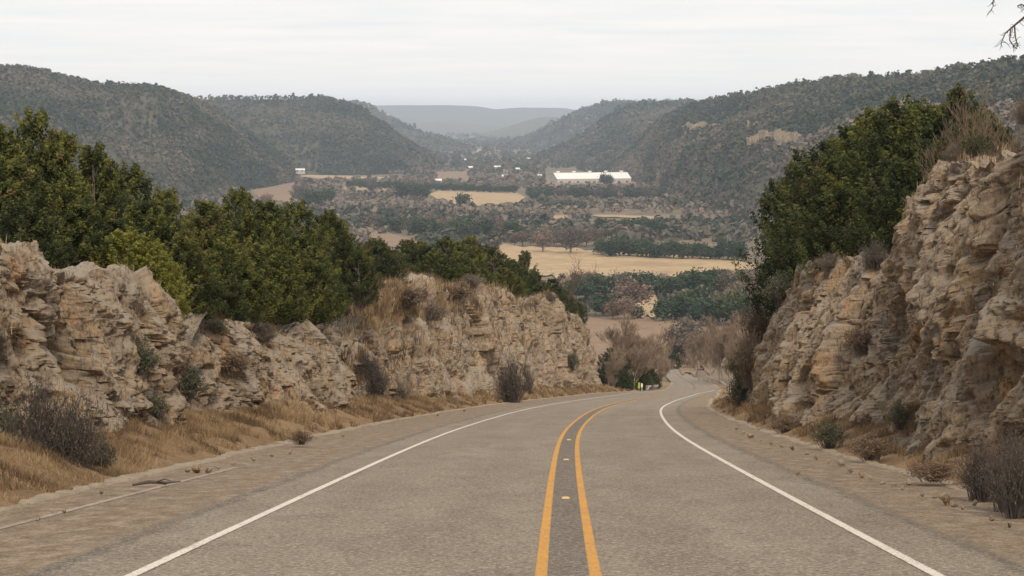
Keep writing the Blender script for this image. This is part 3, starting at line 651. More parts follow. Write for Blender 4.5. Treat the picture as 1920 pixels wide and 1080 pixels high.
def shrub_mesh(seed, H=1.2, W=.8, stems=70, leafn=900, leaf=.05):
    g = random.Random(seed); q = np.random.default_rng(seed); mb = MB(); C = []
    for k in range(stems):
        a = g.random() * 6.28; r = W * g.random() ** .6; e = Vector((math.cos(a) * r, math.sin(a) * r, H * g.uniform(.25, 1) * (1 - .55 * (r / W) ** 2)))
        m_ = Vector((e.x * .4, e.y * .4, e.z * .55)) + Vector((g.uniform(-.1, .1), g.uniform(-.1, .1), 0)); bs = g.random() * .6; mb.tube([(e.x * bs, e.y * bs, -.12), m_ + Vector((e.x * bs * .5, e.y * bs * .5, 0)), e], [.011, .007, .003], 3)
        for j in range(3):
            s = m_.lerp(e, g.random()); t = s + Vector((g.uniform(-.25, .25), g.uniform(-.25, .25), g.uniform(.05, .3))) * W; mb.tube([s, t], [.006, .003], 3); C.append(t); C.append(s.lerp(t, .5))
        C.append(e)
    C = np.array([tuple(c) for c in C]); idx = q.integers(0, len(C), leafn); C = C[idx] + q.normal(size=(leafn, 3)) * W * .07
    C[:, 2] = np.maximum(C[:, 2], .03)
    V, Fq = flakes(C, leaf, None, 1.8, seed, 1, .3); fol = mesh_np('foliage', V, Fq, False, {'tint': np.repeat(q.random(leafn) * .9, 4)})
    me = bpy.data.meshes.new('stems'); me.from_pydata(mb.v, [], mb.f); me.update(); return fol, me

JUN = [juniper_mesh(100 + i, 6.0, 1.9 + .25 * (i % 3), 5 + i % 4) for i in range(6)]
CED = [round_tree_mesh(200 + i, 6.5, 3.0 + .3 * (i % 2), 1500, .45, 42, .05) for i in range(4)]
OAK = [round_tree_mesh(250 + i, 8.0, 4.0, 1300, .36, 60, .22) for i in range(4)]
BARE = [bare_tree_mesh(300 + i, 9.5, .5, 4, .15, 5, 0, .016) for i in range(4)]
BARF = [bare_tree_mesh(330 + i, 9.5, .55, 4, .15, 6, 0, .021) for i in range(3)]
SHR = [shrub_mesh(400 + i, 1.2, .85, 110, 2600, .042) for i in range(4)]
TWG = [shrub_mesh(420 + i, 1.2, .85, 240, 1500, .026) for i in range(3)]

MCACHE = {}
def withmat(me, m):
    k = (me.name, m)
    if k not in MCACHE:
        c = me.copy(); c.materials.clear(); c.materials.append(M[m]); MCACHE[k] = c
    return MCACHE[k]
def plant(name, proto, names, mats, loc, label, cat, group, rz, sc, tilt=0.0):
    e = empty(name, loc, label, cat, group, rz, sc); e.rotation_euler = (tilt, tilt * .5, rz)
    for me, nm, mt in zip(proto, names, mats):
        o = bpy.data.objects.new(nm, withmat(me, mt)); COL.objects.link(o); o.parent = e
    return e
ORD = ['first', 'second', 'third', 'fourth', 'fifth', 'sixth', 'seventh', 'eighth', 'ninth', 'tenth', 'eleventh', 'twelfth', 'thirteenth', 'fourteenth', 'fifteenth', 'sixteenth', 'seventeenth', 'eighteenth', 'nineteenth', 'twentieth',
       'twenty-first', 'twenty-second', 'twenty-third', 'twenty-fourth', 'twenty-fifth', 'twenty-sixth', 'twenty-seventh', 'twenty-eighth', 'twenty-ninth', 'thirtieth', 'thirty-first', 'thirty-second', 'thirty-third', 'thirty-fourth', 'thirty-fifth', 'thirty-sixth', 'thirty-seventh', 'thirty-eighth']

# ---- junipers above the cuttings: (px, top py, distance, width factor, tone)
def jrow(lst, side, where, group):
    lst = sorted(lst)
    for i, (px, tp, Y, wf, tone) in enumerate(lst):
        X = (px - 960) / F * Y * 1.003; z0 = zTop(side, X, Y); z1 = ray(px, tp)[1] * Y; h = max(2.0, z1 - z0) * .93
        k = random.randrange(len(JUN)); s = h / 6.0; wx = wf * max(.62, min(1.5, .95 * (5.0 / h) ** .35))
        word = {'juniper': 'green', 'juniper_dark': 'dark green', 'juniper_light': 'yellow green'}[tone]
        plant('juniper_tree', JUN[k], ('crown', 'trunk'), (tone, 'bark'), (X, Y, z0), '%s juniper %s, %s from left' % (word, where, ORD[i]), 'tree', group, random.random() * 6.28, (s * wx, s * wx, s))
J, D_, L_ = 'juniper', 'juniper_dark', 'juniper_light'
jrow([(-70, 240, 72, 1.2, J), (-15, 228, 66, 1.1, J), (62, 203, 70, 1.0, J), (20, 290, 60, 1.2, J), (120, 245, 74, 1.0, J), (180, 268, 72, .85, J), (105, 340, 58, 1.1, J), (240, 300, 76, 1.0, J), (165, 372, 60, 1.1, D_),
      (40, 370, 54, 1.0, D_), (310, 345, 84, .9, J), (268, 375, 68, 1.0, J)], -1, 'at the far left above the rock wall', 'junipers above the left rock wall')
jrow([(238, 425, 58, 1.1, L_), (345, 440, 66, 1.1, J), (300, 470, 62, .8, L_), (385, 375, 86, 1.1, J), (448, 350, 92, 1.0, J), (425, 440, 74, 1.1, J), (500, 375, 96, 1.1, J), (555, 370, 102, 1.0, J), (495, 450, 82, 1.1, J), (560, 440, 88, 1.1, J),
      (615, 392, 106, 1.0, J), (590, 468, 92, 1.0, J), (645, 440, 108, 1.0, J), (672, 470, 102, .9, D_), (530, 505, 84, .9, J), (620, 510, 96, .9, D_), (420, 500, 72, .8, D_)], -1, 'over the middle of the left wall', 'junipers above the left rock wall')
jrow([(705, 442, 140, 1.1, D_), (740, 470, 150, 1.1, D_), (790, 452, 165, 1.1, J), (835, 442, 172, 1.2, J), (880, 440, 182, 1.2, J), (925, 462, 190, 1.2, D_), (960, 485, 200, 1.1, D_), (900, 500, 180, 1.1, J), (1000, 508, 215, 1.2, D_), (845, 495, 168, 1.1, D_), (800, 505, 158, 1.0, J),
      (712, 455, 128, 1.3, D_), (765, 448, 160, 1.4, D_), (815, 470, 150, 1.4, J), (862, 470, 165, 1.3, J), (728, 480, 122, 1.2, D_), (905, 458, 205, 1.4, D_), (945, 500, 185, 1.3, J), (1020, 535, 215, 1.3, D_), (690, 500, 118, 1.0, D_), (980, 505, 205, 1.3, D_), (1035, 522, 232, 1.2, D_), (1062, 545, 238, 1.0, D_), (1085, 565, 244, .8, D_), (1010, 550, 222, 1.0, J), (960, 530, 202, 1.0, D_), (745, 500, 150, 1.0, J), (985, 470, 250, 1.0, D_), (1050, 560, 240, .9, D_)], -1, 'above the far half of the left wall', 'junipers above the left rock wall')
jrow([(1522, 300, 106, 1.0, D_), (1558, 262, 100, 1.1, D_), (1590, 235, 88, 1.2, D_), (1640, 200, 84, 1.2, J), (1690, 175, 80, 1.2, D_), (1745, 182, 78, 1.1, J), (1800, 160, 74, .95, D_), (1548, 345, 100, 1.0, D_), (1600, 330, 80, 1.2, D_), (1665, 300, 74, 1.2, D_), (1720, 260, 70, 1.1, D_),
      (1530, 395, 104, .8, D_), (1590, 400, 84, .8, J), (1838, 205, 70, 1.0, J), (1870, 235, 68, .8, D_), (1518, 440, 100, .55, L_), (1785, 235, 64, .8, D_)], 1, 'on top of the right rock wall', 'junipers above the right rock wall')

# ---- leafless trees and brush on top of the right wall
def place_bare(px, tp, Y, side, label, mt=('bare', 'bark'), name='bare_tree', group=None, w_=1.0):
    X = (px - 960) / F * Y; z0 = zTop(side, X, Y); h = max(1.2, ray(px, tp)[1] * Y - z0); s = h / 9.0
    plant(name, BARE[random.randrange(4)], ('crown', 'trunk'), mt, (X, Y, z0), label, 'tree', group, random.random() * 6.28, (s * w_, s * w_, s))
place_bare(1800, 235, 62, 1, 'leafless tree in front of the junipers on the right rock wall', w_=.9)
place_bare(1850, 200, 66, 1, 'taller leafless tree right of the junipers on the right rock wall', w_=.8)
place_bare(1908, 185, 60, 1, 'leafless tree at the right frame edge above the rock wall', w_=.8)
place_bare(1090, 500, 262, -1, 'leafless tree behind the last junipers of the left wall', w_=1.2)

# ---- tree that reaches in at the top right corner
bx, by = 10.4, 26.5; bz = float(zR(by)) + 7.0
e = empty('overhanging_tree', (bx, by, bz), 'leafless tree reaching a drooping branch into the top right corner', 'tree')
tr = MB(); tr.tube([(0, 0, -.6), (-.1, 0, 1.0), (-.5, -.2, 2.0), (-1.3, -.4, 2.6)], [.12, .1, .075, .05], 7); tr.tube([(-.1, 0, 1.0), (.5, .2, 2.2), (.8, .5, 3.3)], [.07, .05, .02], 6); tr.build('trunk', M['darkbark'], e, True)
def rel(px, py, Y): v = at(px, py, Y); return (v.x - bx, v.y - by, v.z - bz)
br = MB(); g = random.Random(5)
def twigs(pts, n, L, r=.004):
    for k in range(n):
        i = g.randrange(len(pts) - 1); s = Vector(pts[i]).lerp(Vector(pts[i + 1]), g.random()); t = s + Vector((g.uniform(-1, 1), g.uniform(-1, 1), g.uniform(-1.2, .6))) * L
        br.tube([s, s.lerp(t, .5) + Vector((0, 0, g.uniform(-.02, .02))), t], [r, r * .8, r * .5], 3)
main = [(-1.3, -.4, 2.6), rel(2050, -40, 26), rel(1980, -5, 25.9), rel(1930, 25, 25.8), rel(1905, 45, 25.8), rel(1885, 62, 25.8), rel(1877, 82, 25.7)]
br.tube(main, [.05, .03, .022, .017, .013, .008, .004], 5); twigs(main[3:], 26, .09)
for pts in ([rel(1895, 54, 25.8), rel(1893, 75, 25.7), rel(1900, 86, 25.7), rel(1907, 92, 25.7)], [rel(1902, 47, 25.8), rel(1904, 70, 25.8), rel(1908, 88, 25.8)], [rel(1935, 20, 25.8), rel(1915, 8, 25.6), rel(1908, 11, 25.5)],
            [rel(1990, -30, 25.9), rel(1900, -40, 25.7), rel(1864, -10, 25.6), rel(1862, 12, 25.6), rel(1852, 28, 25.6)], [rel(1900, -40, 25.7), rel(1870, -20, 25.5), rel(1860, 8, 25.5)], [rel(1960, 8, 25.9), rel(1945, 60, 25.7), rel(1930, 95, 25.7)]):
    br.tube(pts, [.011, .008, .007, .005, .004][:len(pts)], 4); twigs(pts, 16, .07)
br.build('branch', M['darkbark'], e)

# ------------------------------------------------------------------ shrubs growing on the walls and verges
flatL = PL.reshape(-1, 3); pxL, pyL = proj(flatL[:, 0], flatL[:, 1], flatL[:, 2])
flatR = PR.reshape(-1, 3); pxR, pyR = proj(flatR[:, 0], flatR[:, 1], flatR[:, 2])
def on_wall(px, py):
    best = None
    for fl, a, b in ((flatL, pxL, pyL), (flatR, pxR, pyR)):
        d = (a - px) ** 2 + (b - py) ** 2; c = np.where(d < 9)[0]
        if len(c):
            j = c[np.argmin(fl[c, 1])]
            if best is None or fl[j, 1] < best.y: best = Vector(fl[j])
        else:
            j = int(np.argmin(d))
            if best is None and d[j] < 900: best = Vector(fl[j])
    return best
def on_road(px, py):      # a point on the verge, near road level
    k = -ray(px, py)[1]; lo, hi = 10., 300.
    for _ in range(40):
        m_ = (lo + hi) / 2
        if (-float(zR(m_)) - .25) / m_ > k: lo = m_
        else: hi = m_
    return Vector(((px - 960) / F * m_, m_, float(zR(m_)) + .1))
def shrub(px, py, hpx, wpx, kind, label, verge=False, Y=None, grp=None):
    p = on_road(px, py) if verge else on_wall(px, py)
    if p is None: p = on_road(px, py)
    H = hpx / F * p.y; W = wpx / F * p.y / 2 * 1.3; H *= 1.2 if verge and kind == 't' else .85
    proto, mats = {'g': (SHR, ('sage', 'darkbark')), 't': (TWG, ('grey', 'darkbark')), 'j': (SHR, ('juniper_dark', 'bark')), 'r': (SHR, ('russet', 'bark')), 'b': (TWG, ('bare', 'bark'))}[kind]
    plant('shrub', proto[random.randrange(len(proto))], ('foliage', 'stems'), mats, (p.x, p.y, p.z), label, 'shrub', grp, random.random() * 6.28, (W / .85, W / .85, H / 1.2))
GS = 'shrubs growing on the rock walls'
shrub(70, 872, 165, 130, 't', 'big dark twiggy bush at the left edge of the photo by the road', True)
shrub(132, 872, 140, 100, 't', 'dark grey green bush beside the biggest bush at left', True)
shrub(8, 868, 150, 90, 'g', 'dark bush cut off by the left frame edge', True)
shrub(175, 862, 70, 60, 'g', 'low olive bush right of the big dark bush at left', True)
shrub(350, 740, 70, 70, 'g', 'round grey green shrub low on the left rock wall', grp=GS)
shrub(292, 780, 55, 50, 'g', 'small dark green shrub at the foot of the left rock wall', grp=GS)
shrub(262, 700, 85, 65, 'g', 'olive shrub growing halfway up the left rock wall', grp=GS)
shrub(430, 700, 55, 70, 'r', 'brown brush on a ledge of the left rock wall', grp=GS)
shrub(405, 620, 30, 40, 'g', 'small shrub near the top edge of the left rock wall', grp=GS)
shrub(490, 640, 40, 60, 'b', 'dry brush just under the rim at left centre', grp=GS)
shrub(700, 740, 90, 60, 't', 'tall dark twiggy shrub in the gully of the left wall', grp=GS)
shrub(745, 750, 60, 60, 'b', 'brown twiggy shrub right of the wall gully', grp=GS)
shrub(680, 700, 60, 45, 't', 'grey shrub up in the wall gully', grp=GS)
shrub(958, 748, 78, 55, 't', 'dense dark bush at the wall foot near the bend', True)
shrub(985, 742, 60, 30, 't', 'dark twigs leaning right of the bush near the bend', True)
shrub(800, 600, 45, 80, 'b', 'wide brown brush patch on the grassy top of the wall', grp=GS)
shrub(760, 570, 40, 90, 'r', 'dry brown brush at the rim above the grassy ledge', grp=GS)
shrub(850, 560, 40, 70, 'r', 'dry brush on the rim right of the grassy ledge', grp=GS)
shrub(880, 535, 30, 50, 'b', 'pale leafless brush on the rim under the junipers', grp=GS)
shrub(1030, 560, 20, 30, 'b', 'pale brush on the rim of the last wall section', grp=GS)
shrub(1070, 690, 40, 26, 'g', 'small dark shrub on the last left wall section', grp=GS)
shrub(560, 820, 30, 40, 'r', 'rusty weeds on the left verge at centre', True)
shrub(390, 815, 55, 40, 'r', 'rust red weeds at the foot of the left rock wall', True)
for (px, py, h, w_, k, lab) in [(1392, 770, 90, 50, 'g', 'olive brush at the near foot of the right wall end'), (1375, 700, 60, 30, 'g', 'small green bush on the outer end of the right wall'), (1405, 720, 110, 55, 'r', 'brown brush covering the lower end of the right wall'),
        (1420, 640, 100, 60, 'r', 'brown brush halfway up the sloping end of the right wall'), (1440, 560, 70, 60, 'g', 'olive brush near the top of the sloping right wall end'), (1415, 585, 60, 50, 'r', 'russet twigs on the skyline of the right wall end'),
        (1385, 660, 60, 34, 'b', 'pale twigs on the outer slope of the right wall'), (1560, 500, 35, 60, 'b', 'dry straw brush on the rim of the right wall'), 
        (1640, 500, 60, 60, 't', 'grey twiggy shrub in the step of the right wall'), (1620, 660, 60, 60, 'r', 'brown brush in the hollow of the right wall'), 
        (1690, 800, 60, 40, 'g', 'green shrub near the foot of the right wall'), (1830, 290, 50, 50, 'j', 'dark green bush on the upper rim of the right wall'),
        (1790, 300, 40, 50, 'b', 'leafless bush on the upper rim of the right wall'), (1900, 215, 60, 50, 'b', 'reddish twigs on the rim at the right frame edge')]:
    shrub(px, py, h, w_, k, lab, grp=GS)
shrub(1908, 925, 130, 100, 't', 'big dark leafless bush at the lower right corner', True)
shrub(1850, 908, 95, 80, 't', 'dark twiggy bush left of the big bush at lower right', True)
shrub(1760, 882, 40, 90, 'r', 'rust brown weeds on the right verge', True)
shrub(1915, 935, 120, 80, 't', 'dark bush cut off by the right frame edge', True)
shrub(1480, 800, 40, 60, 'r', 'low rusty weeds at the foot of the right wall', True)
shrub(1560, 825, 60, 60, 'g', 'olive weeds at the foot of the right wall', True)
shrub(1640, 845, 50, 70, 'r', 'brown weeds on the right verge below the ledge', True)

# ------------------------------------------------------------------ dry grass (uncountable)
def blades(name, P, hgt, wid, label, lean=1.0, cat='grass', mt='grass'):
    n = len(P); a = rng.random(n) * 6.28; d = np.stack([np.cos(a), np.sin(a), 0 * a], 1); h = hgt * (.5 + rng.random(n)) * np.clip(1 + fbm(P * 1.1, 3, 12) * 1.4, .3, 2.2); b = rng.random(n) * 6.28; ln = np.stack([np.cos(b), np.sin(b), 0 * b], 1) * (h * lean * rng.random(n))[:, None]
    w_ = wid * (.6 + .8 * rng.random(n)); z = np.array([0, 0, 1.0])
    A = P - d * w_[:, None]; B = P + d * w_[:, None]; m1 = P + ln * .35 + z * h[:, None] * .6; C = m1 + d * w_[:, None] * .7; D = m1 - d * w_[:, None] * .7; T = P + ln + z * h[:, None]
    V = np.stack([A, B, C, D, T], 1).reshape(-1, 3); k = np.arange(n) * 5
    Fq = np.concatenate([np.stack([k, k + 1, k + 2], 1), np.stack([k, k + 2, k + 3], 1), np.stack([k + 3, k + 2, k + 4], 1)])
    tn = np.clip(fbm(P * .9, 4, 77) * 1.3 + .42 + (rng.random(n) - .5) * .5, 0, .92); h_ = 1
    o = link(name, mesh_np(name, V, Fq, False, {'tint': np.repeat(tn, 5)}), M[mt]); tag(o, label, cat, kind='stuff')
def verge_pts(n, y0, y1, fo, zf, pw=1.0, cl=.12):
    Y = y0 * (y1 / y0) ** (rng.random(n) ** pw); t = rng.random(n); e = fo(Y)
    keep = fbm(np.stack([Y * 1.0, t * 3, 0 * Y], 1), 4, 60) + .35 * (t - .3) * 2 > -cl + .07; Y, t, e = Y[keep], t[keep], e[keep]
    O = e[:, 0] + (e[:, 1] - e[:, 0]) * t if e.ndim > 1 else e
    sl = (cY(Y + 1) - cY(Y - 1)) / 2; L = np.sqrt(1 + sl ** 2); X = cY(Y) + O / L; Y2 = Y - O * sl / L
    tt = np.clip(np.abs(O - (edgeL(Y) if O.mean() < 0 else edgeR(Y))) / (3.0 if O.mean() < 0 else 2.2), 0, .96)
    Z = zR(Y2) + zf(O[None], Y[None], tt[None])[0]
    return np.stack([X, Y2, Z - .02], 1), Y
for y0, y1, n, h, w_ in ((22, 60, 60000, .12, .007), (60, 130, 40000, .17, .014), (130, 275, 24000, .24, .03)):
    P_, Yq = verge_pts(n, y0, y1, lambda Y: np.stack([edgeL(Y) - .25, edgeL(Y) - 2.6], 1), vz_left)
    blades('dry_grass', P_, h, w_, 'tawny dry grass on the left verge, %s stretch' % ('nearest' if y0 < 30 else 'middle' if y0 < 100 else 'farthest'))
for y0, y1, n, h, w_ in ((22, 60, 40000, .12, .007), (60, 150, 26000, .17, .015)):
    P_, Yq = verge_pts(n, y0, y1, lambda Y: np.stack([edgeR(Y) + .35, edgeR(Y) + 2.1], 1), vz_right)
    blades('dry_grass', P_, h, w_, 'tawny dry grass on the right verge, %s stretch' % ('nearest' if y0 < 30 else 'farthest'))
# grass on wall tops and ledges: points where the rock looks up
def ledge_grass(PW, n, label, y0, y1, vmin, h, w_, sd):
    nc, nr, _ = PW.shape; du = PW[1:, :-1] - PW[:-1, :-1]; dv_ = PW[:-1, 1:] - PW[:-1, :-1]; nn = np.cross(du, dv_); nz_ = np.abs(nn[..., 2]) / (np.linalg.norm(nn, axis=2) + 1e-9)
    Pq = PW[:-1, :-1]; msk = (nz_ > .55) & (Pq[..., 1] > y0) & (Pq[..., 1] < y1); msk[:, :int(nr * vmin)] = False
    c = Pq[msk]; k = fbm(c * .5, 3, sd) > -.02; c = c[k]
    if len(c) == 0: return
    idx = rng.integers(0, len(c), n); P_ = c[idx] + rng.normal(size=(n, 3)) * np.array([.08, .08, 0]); blades('dry_grass', P_, h, w_, label, .6)
ledge_grass(PL, 9000, 'dry grass tufts on ledges of the near left wall', 30, 98, .15, .13, .008, 1)
ledge_grass(PL, 16000, 'dry grass covering the top of the far left wall', 98, 262, .3, .32, .022, 2)
ledge_grass(PR, 9000, 'dry grass tufts on ledges of the right wall', 30, 128, .2, .14, .010, 3)
sel = (PL[..., 1] > 106) & (PL[..., 1] < 150); c = PL[sel & (np.arange(PL.shape[1])[None, :] > int(PL.shape[1] * .62))]
c = c[fbm(c * .18, 3, 99) > -.12]
blades('dry_grass', c[rng.integers(0, len(c), 15000)] + rng.normal(size=(15000, 3)) * np.array([.1, .1, .02]), .38, .02, 'thick dry grass draped over the middle crest of the left wall', .7)

# ------------------------------------------------------------------ fallen stones
STN = []
for k in range(5):
    g_ = np.random.default_rng(900 + k); bm_v = []; nu, nv = 12, 9
    for i in range(nu):
        for j in range(nv):
            th = 2 * math.pi * i / nu; ph = math.pi * j / (nv - 1); bm_v.append((math.cos(th) * math.sin(ph), math.sin(th) * math.sin(ph), math.cos(ph)))
    V = np.array(bm_v); V = V * (1 + fbm(V * 1.4 + k * 9, 3, k)[:, None] * .55); V = np.sign(V) * np.abs(V) ** .8 * np.array([1, .8, .6])
    f = [(i * nv + j, ((i + 1) % nu) * nv + j, ((i + 1) % nu) * nv + j + 1, i * nv + j + 1) for i in range(nu) for j in range(nv - 1)]
    me = mesh_np('stone', V, np.array(f)); me.materials.append(M['rock']); a = me.attributes.new('blk', 'FLOAT', 'POINT'); STN.append(me)
def stones(lst, side, grp):
    lst = sorted(lst, key=lambda a: a[1])
    for i, (px, py, s) in enumerate(lst):
        p = on_road(px, py); o = link('stone', STN[i % 5]); r = s / F * p.y / 2; o.location = (p.x, p.y, p.z - .04 + r * .25); o.scale = (r, r * .9, r * .9); o.rotation_euler = (random.random(), random.random(), random.random() * 6)
        tag(o, '%s limestone chunk on the %s road edge, %s from the far end' % ('big pale' if s > 17 else 'small pale', side, ORD[i]), 'stone', grp)
stones([(1385, 793, 7), (1398, 800, 9), (1412, 806, 14), (1432, 812, 8), (1450, 817, 9), (1470, 822, 8), (1490, 826, 12), (1502, 868, 8), (1518, 835, 9), (1535, 842, 10), (1560, 848, 10), (1583, 851, 18), (1600, 862, 14), (1622, 870, 16), (1640, 876, 10), (1662, 885, 12),
        (1683, 888, 14), (1700, 893, 10), (1712, 884, 14), (1738, 904, 12), (1762, 908, 9), (1782, 914, 28), (1800, 922, 14), (1815, 926, 10), (1838, 918, 13), (1870, 944, 12), (1905, 955, 14)], 'right', 'fallen stones along the right road edge')
stones([(345, 864, 12), (362, 862, 22), (385, 864, 14), (402, 858, 10), (432, 853, 9), (470, 845, 10), (505, 838, 9), (540, 832, 10), (60, 945, 12), (110, 932, 12), (182, 900, 10), (300, 884, 14), (820, 770, 6), (870, 763, 6), (640, 806, 8)], 'left', 'fallen stones along the left road edge')

p = on_road(278, 896); mb = MB(); mb.tube([(-.28, -.1, .06), (-.05, 0, .09), (.2, .08, .06), (.42, .1, .08)], [.02, .03, .024, .01], 6); mb.tube([(.05, .03, .08), (.2, -.05, .14), (.3, -.1, .12)], [.015, .01, .005], 5)
o = mb.build('fallen_branch', M['darkbark']); o.location = p; tag(o, 'dark dead branch lying at the left edge of the pavement', 'branch')
# ------------------------------------------------------------------ roadside things beyond the bend
def rail(label, side_off, y0, y1, step=2.0):
    p0 = Vector((float(cY(y0)) + side_off, y0, float(zR(y0)))); e = empty('guardrail', p0, label, 'guardrail'); mb = MB()
    ys_ = np.arange(y0, y1 + .1, step * 2); pts = [Vector((float(cY(y)) + side_off - p0.x, y - y0, float(zR(y)) - p0.z)) for y in ys_]
    prof = [(0, .78), (.05, .72), (.0, .64), (.05, .56), (0, .50)]
    b = 0
    for k, p in enumerate(pts):
        dz = -.45 if k == 0 else 0
        for (dx, z) in prof: mb.v.append((p.x - (1 if side_off > 0 else -1) * (.16 + dx), p.y, p.z + max(.04, z + dz)))
    for k in range(len(pts) - 1):
        for j in range(4): mb.f.append((k * 5 + j, k * 5 + j + 1, (k + 1) * 5 + j + 1, (k + 1) * 5 + j))
    r_ = mb.build('rail', M['galv'], e); sm = r_.modifiers.new('thick', 'SOLIDIFY'); sm.thickness = .01
    pm = MB(); pm.box((0, 0, .25), (.16, .18, 1.1)); pme = None
    for k, p in enumerate(pts):
        if pme is None: po = pm.build('post', M['post'], e); pme = po.data
        else: po = link('post', pme, None, e)
        po.location = p
rail('low steel guardrail on the left side beyond the bend', -5.6, 292, 372)
rail('steel guardrail on the right side curving away beyond the bend', 5.2, 330, 470)
p = Vector((float(cY(286)) - 6.3, 286, float(zR(286)))); e = empty('marker_post', p, 'small yellow green marker sign by the end of the left guardrail', 'marker post')
mb = MB(); mb.box((0, 0, .4), (.09, .06, 1.3)); mb.build('post', M['post'], e); mb = MB(); mb.box((0, -.05, .8), (.3, .02, .8)); mb.build('sign_plate', M['signy'], e)
mb = MB(); mb.box((.38, 0, .8), (.2, .1, .5)); mb.tube([(.38, 0, -.3), (.38, 0, .6)], .04, 5); mb.build('white_plate', M['signw'], e)

def vtree(px, base, top, Y, proto, mats, label, name='tree', grp=None, w_=1.0, H0=6.5):
    z0 = float(zG(Y)) if base is None else ray(px, base)[1] * Y
    z0 = min(z0, float(zG(Y)) + 2) if base is not None else z0
    h = ray(px, top)[1] * Y - z0; s = max(.2, h / H0)
    plant(name, proto[random.randrange(len(proto))], ('crown', 'trunk'), mats, ((px - 960) / F * Y, Y, z0 - .3), label, 'tree', grp, random.random() * 6.28, (s * w_, s * w_, s))
bend = [(1152, 650, 300, 'j'), (1168, 690, 290, 'j'), (1185, 600, 330, 'b'), (1172, 590, 310, 'b'), (1212, 612, 350, 'b'), (1232, 618, 360, 'b'), (1200, 680, 305, 'j'), (1222, 688, 330, 'j'), (1242, 690, 345, 'b'), (1190, 640, 300, 'b'), (1246, 650, 380, 'b'), (1150, 700, 288, 'b'), (1180, 700, 296, 'j'), (1216, 640, 320, 'b'), (1160, 640, 295, 'b'), (1198, 610, 340, 'b'), (1236, 660, 370, 'b'), (1142, 665, 290, 'b')]
for i, (px, tp, Y, k) in enumerate(sorted(bend)):
    if k == 'j': vtree(px, None, tp, Y, JUN, ('juniper_dark', 'bark'), 'dark juniper left of the far road bend, %s from left' % ORD[i], 'juniper_tree', 'trees left of the far bend', 1.1, 6.0)
    else: vtree(px, None, tp, Y, BARF, ('brush', 'palebark'), 'pale leafless tree left of the far road bend, %s from left' % ORD[i], 'bare_tree', 'trees left of the far bend', .95, 9.0)
for i, (px, tp, Y) in enumerate([(1312, 620, 440), (1322, 605, 430), (1332, 600, 420), (1342, 612, 410), (1350, 598, 400), (1358, 606, 395), (1368, 590, 390), (1380, 600, 385), (1300, 640, 470), (1372, 640, 340), (1386, 620, 330)]):
    vtree(px, None, tp, Y, BARF, ('brush', 'palebark'), 'slim pale leafless tree right of the far bend, %s in the row' % ORD[i], 'bare_tree', 'bare trees right of the far bend', .8, 9.0)
vtree(1283, None, 596, 690, OAK, ('grey', 'bark'), 'dark grey rounded oak standing behind the far bend', 'oak_tree', None, 1.0, 8.0)
vtree(1272, None, 640, 660, CED, ('juniper_dark', 'bark'), 'dark small cedar at the foot of the grey oak', 'cedar_tree', None, .8, 6.5)
vtree(1302, None, 622, 660, OAK, ('bare', 'bark'), 'brown leafless oak right of the grey oak', 'oak_tree', None, 1.1, 8.0)

def belt(spec, where, group, Ytab=None):
    """spec: (px, base py, top py, kind)"""
    spec = sorted(spec); 
    for i, (px, b, tp, k) in enumerate(spec):
        Y = ground_hit(px, b).y
        pr, mt, H0, w_, nm = {'c': (CED, ('cedar', 'bark'), 6.5, 1.35, 'dark green cedar'), 'o': (OAK, ('bare', 'bark'), 8.0, 1.25, 'brown leafless oak'), 'g': (OAK, ('grey', 'bark'), 8.0, 1.2, 'grey leafless oak'), 's': (CED, ('sage', 'bark'), 6.5, 1.4, 'olive green tree'), 'r': (OAK, ('russet', 'bark'), 8.0, 1.3, 'russet brown tree')}[k]
        vtree(px, b, tp, Y, pr, mt, '%s %s, %s from the left' % (nm, where, ORD[i]), nm.split()[-1] + '_tree' if 'tree' not in nm else 'tree', group, w_, H0)
belt([(1085, 568, 518, 'c'), (1110, 560, 515, 'c'), (1135, 556, 512, 'c'), (1160, 552, 508, 'g'), (1185, 548, 506, 'c'), (1210, 548, 510, 'c'), (1232, 552, 512, 'c'), (1262, 556, 515, 'c'), (1290, 550, 508, 'c'), (1315, 552, 506, 'c'), (1340, 548, 502, 'c'), (1368, 552, 505, 'o'), (1395, 556, 500, 's'), (1420, 560, 505, 'o'), (1350, 530, 500, 'c'), (1100, 545, 508, 'o')],
     'in the belt below the golden field', 'trees below the golden field')
belt([(1245, 602, 560, 'c'), (1270, 600, 552, 'c'), (1300, 600, 548, 'c'), (1328, 612, 556, 'c'), (1350, 606, 545, 'o'), (1375, 612, 552, 'c'), (1400, 600, 540, 's'), (1195, 598, 572, 'c'), (1172, 600, 555, 'o'), (1150, 600, 560, 'r'), (1132, 590, 545, 'c'), (1185, 590, 520, 'o'), (1315, 585, 535, 'c'), (1390, 580, 528, 'o')],
     'around the small clearing by the bend', 'cedars around the small clearing')
belt([(1018, 473, 428, 'o')], 'alone on the golden field', None); belt([(1070, 476, 424, 'g')], 'on the golden field edge', None)
belt([(x, 481 + (x - 1130) * .036 + random.uniform(-3, 0), 446 + random.uniform(-3, 8) + (x - 1130) * .02, 'c') for x in range(1128, 1400, 17)], 'in the dark row behind the golden field', 'dark tree row behind the golden field')
belt([(x, 462 + random.uniform(-4, 0), 430 + random.uniform(-6, 8), random.choice('ogrog')) for x in range(965, 1130, 15)], 'left of the dark row behind the golden field', 'bare oaks behind the golden field')
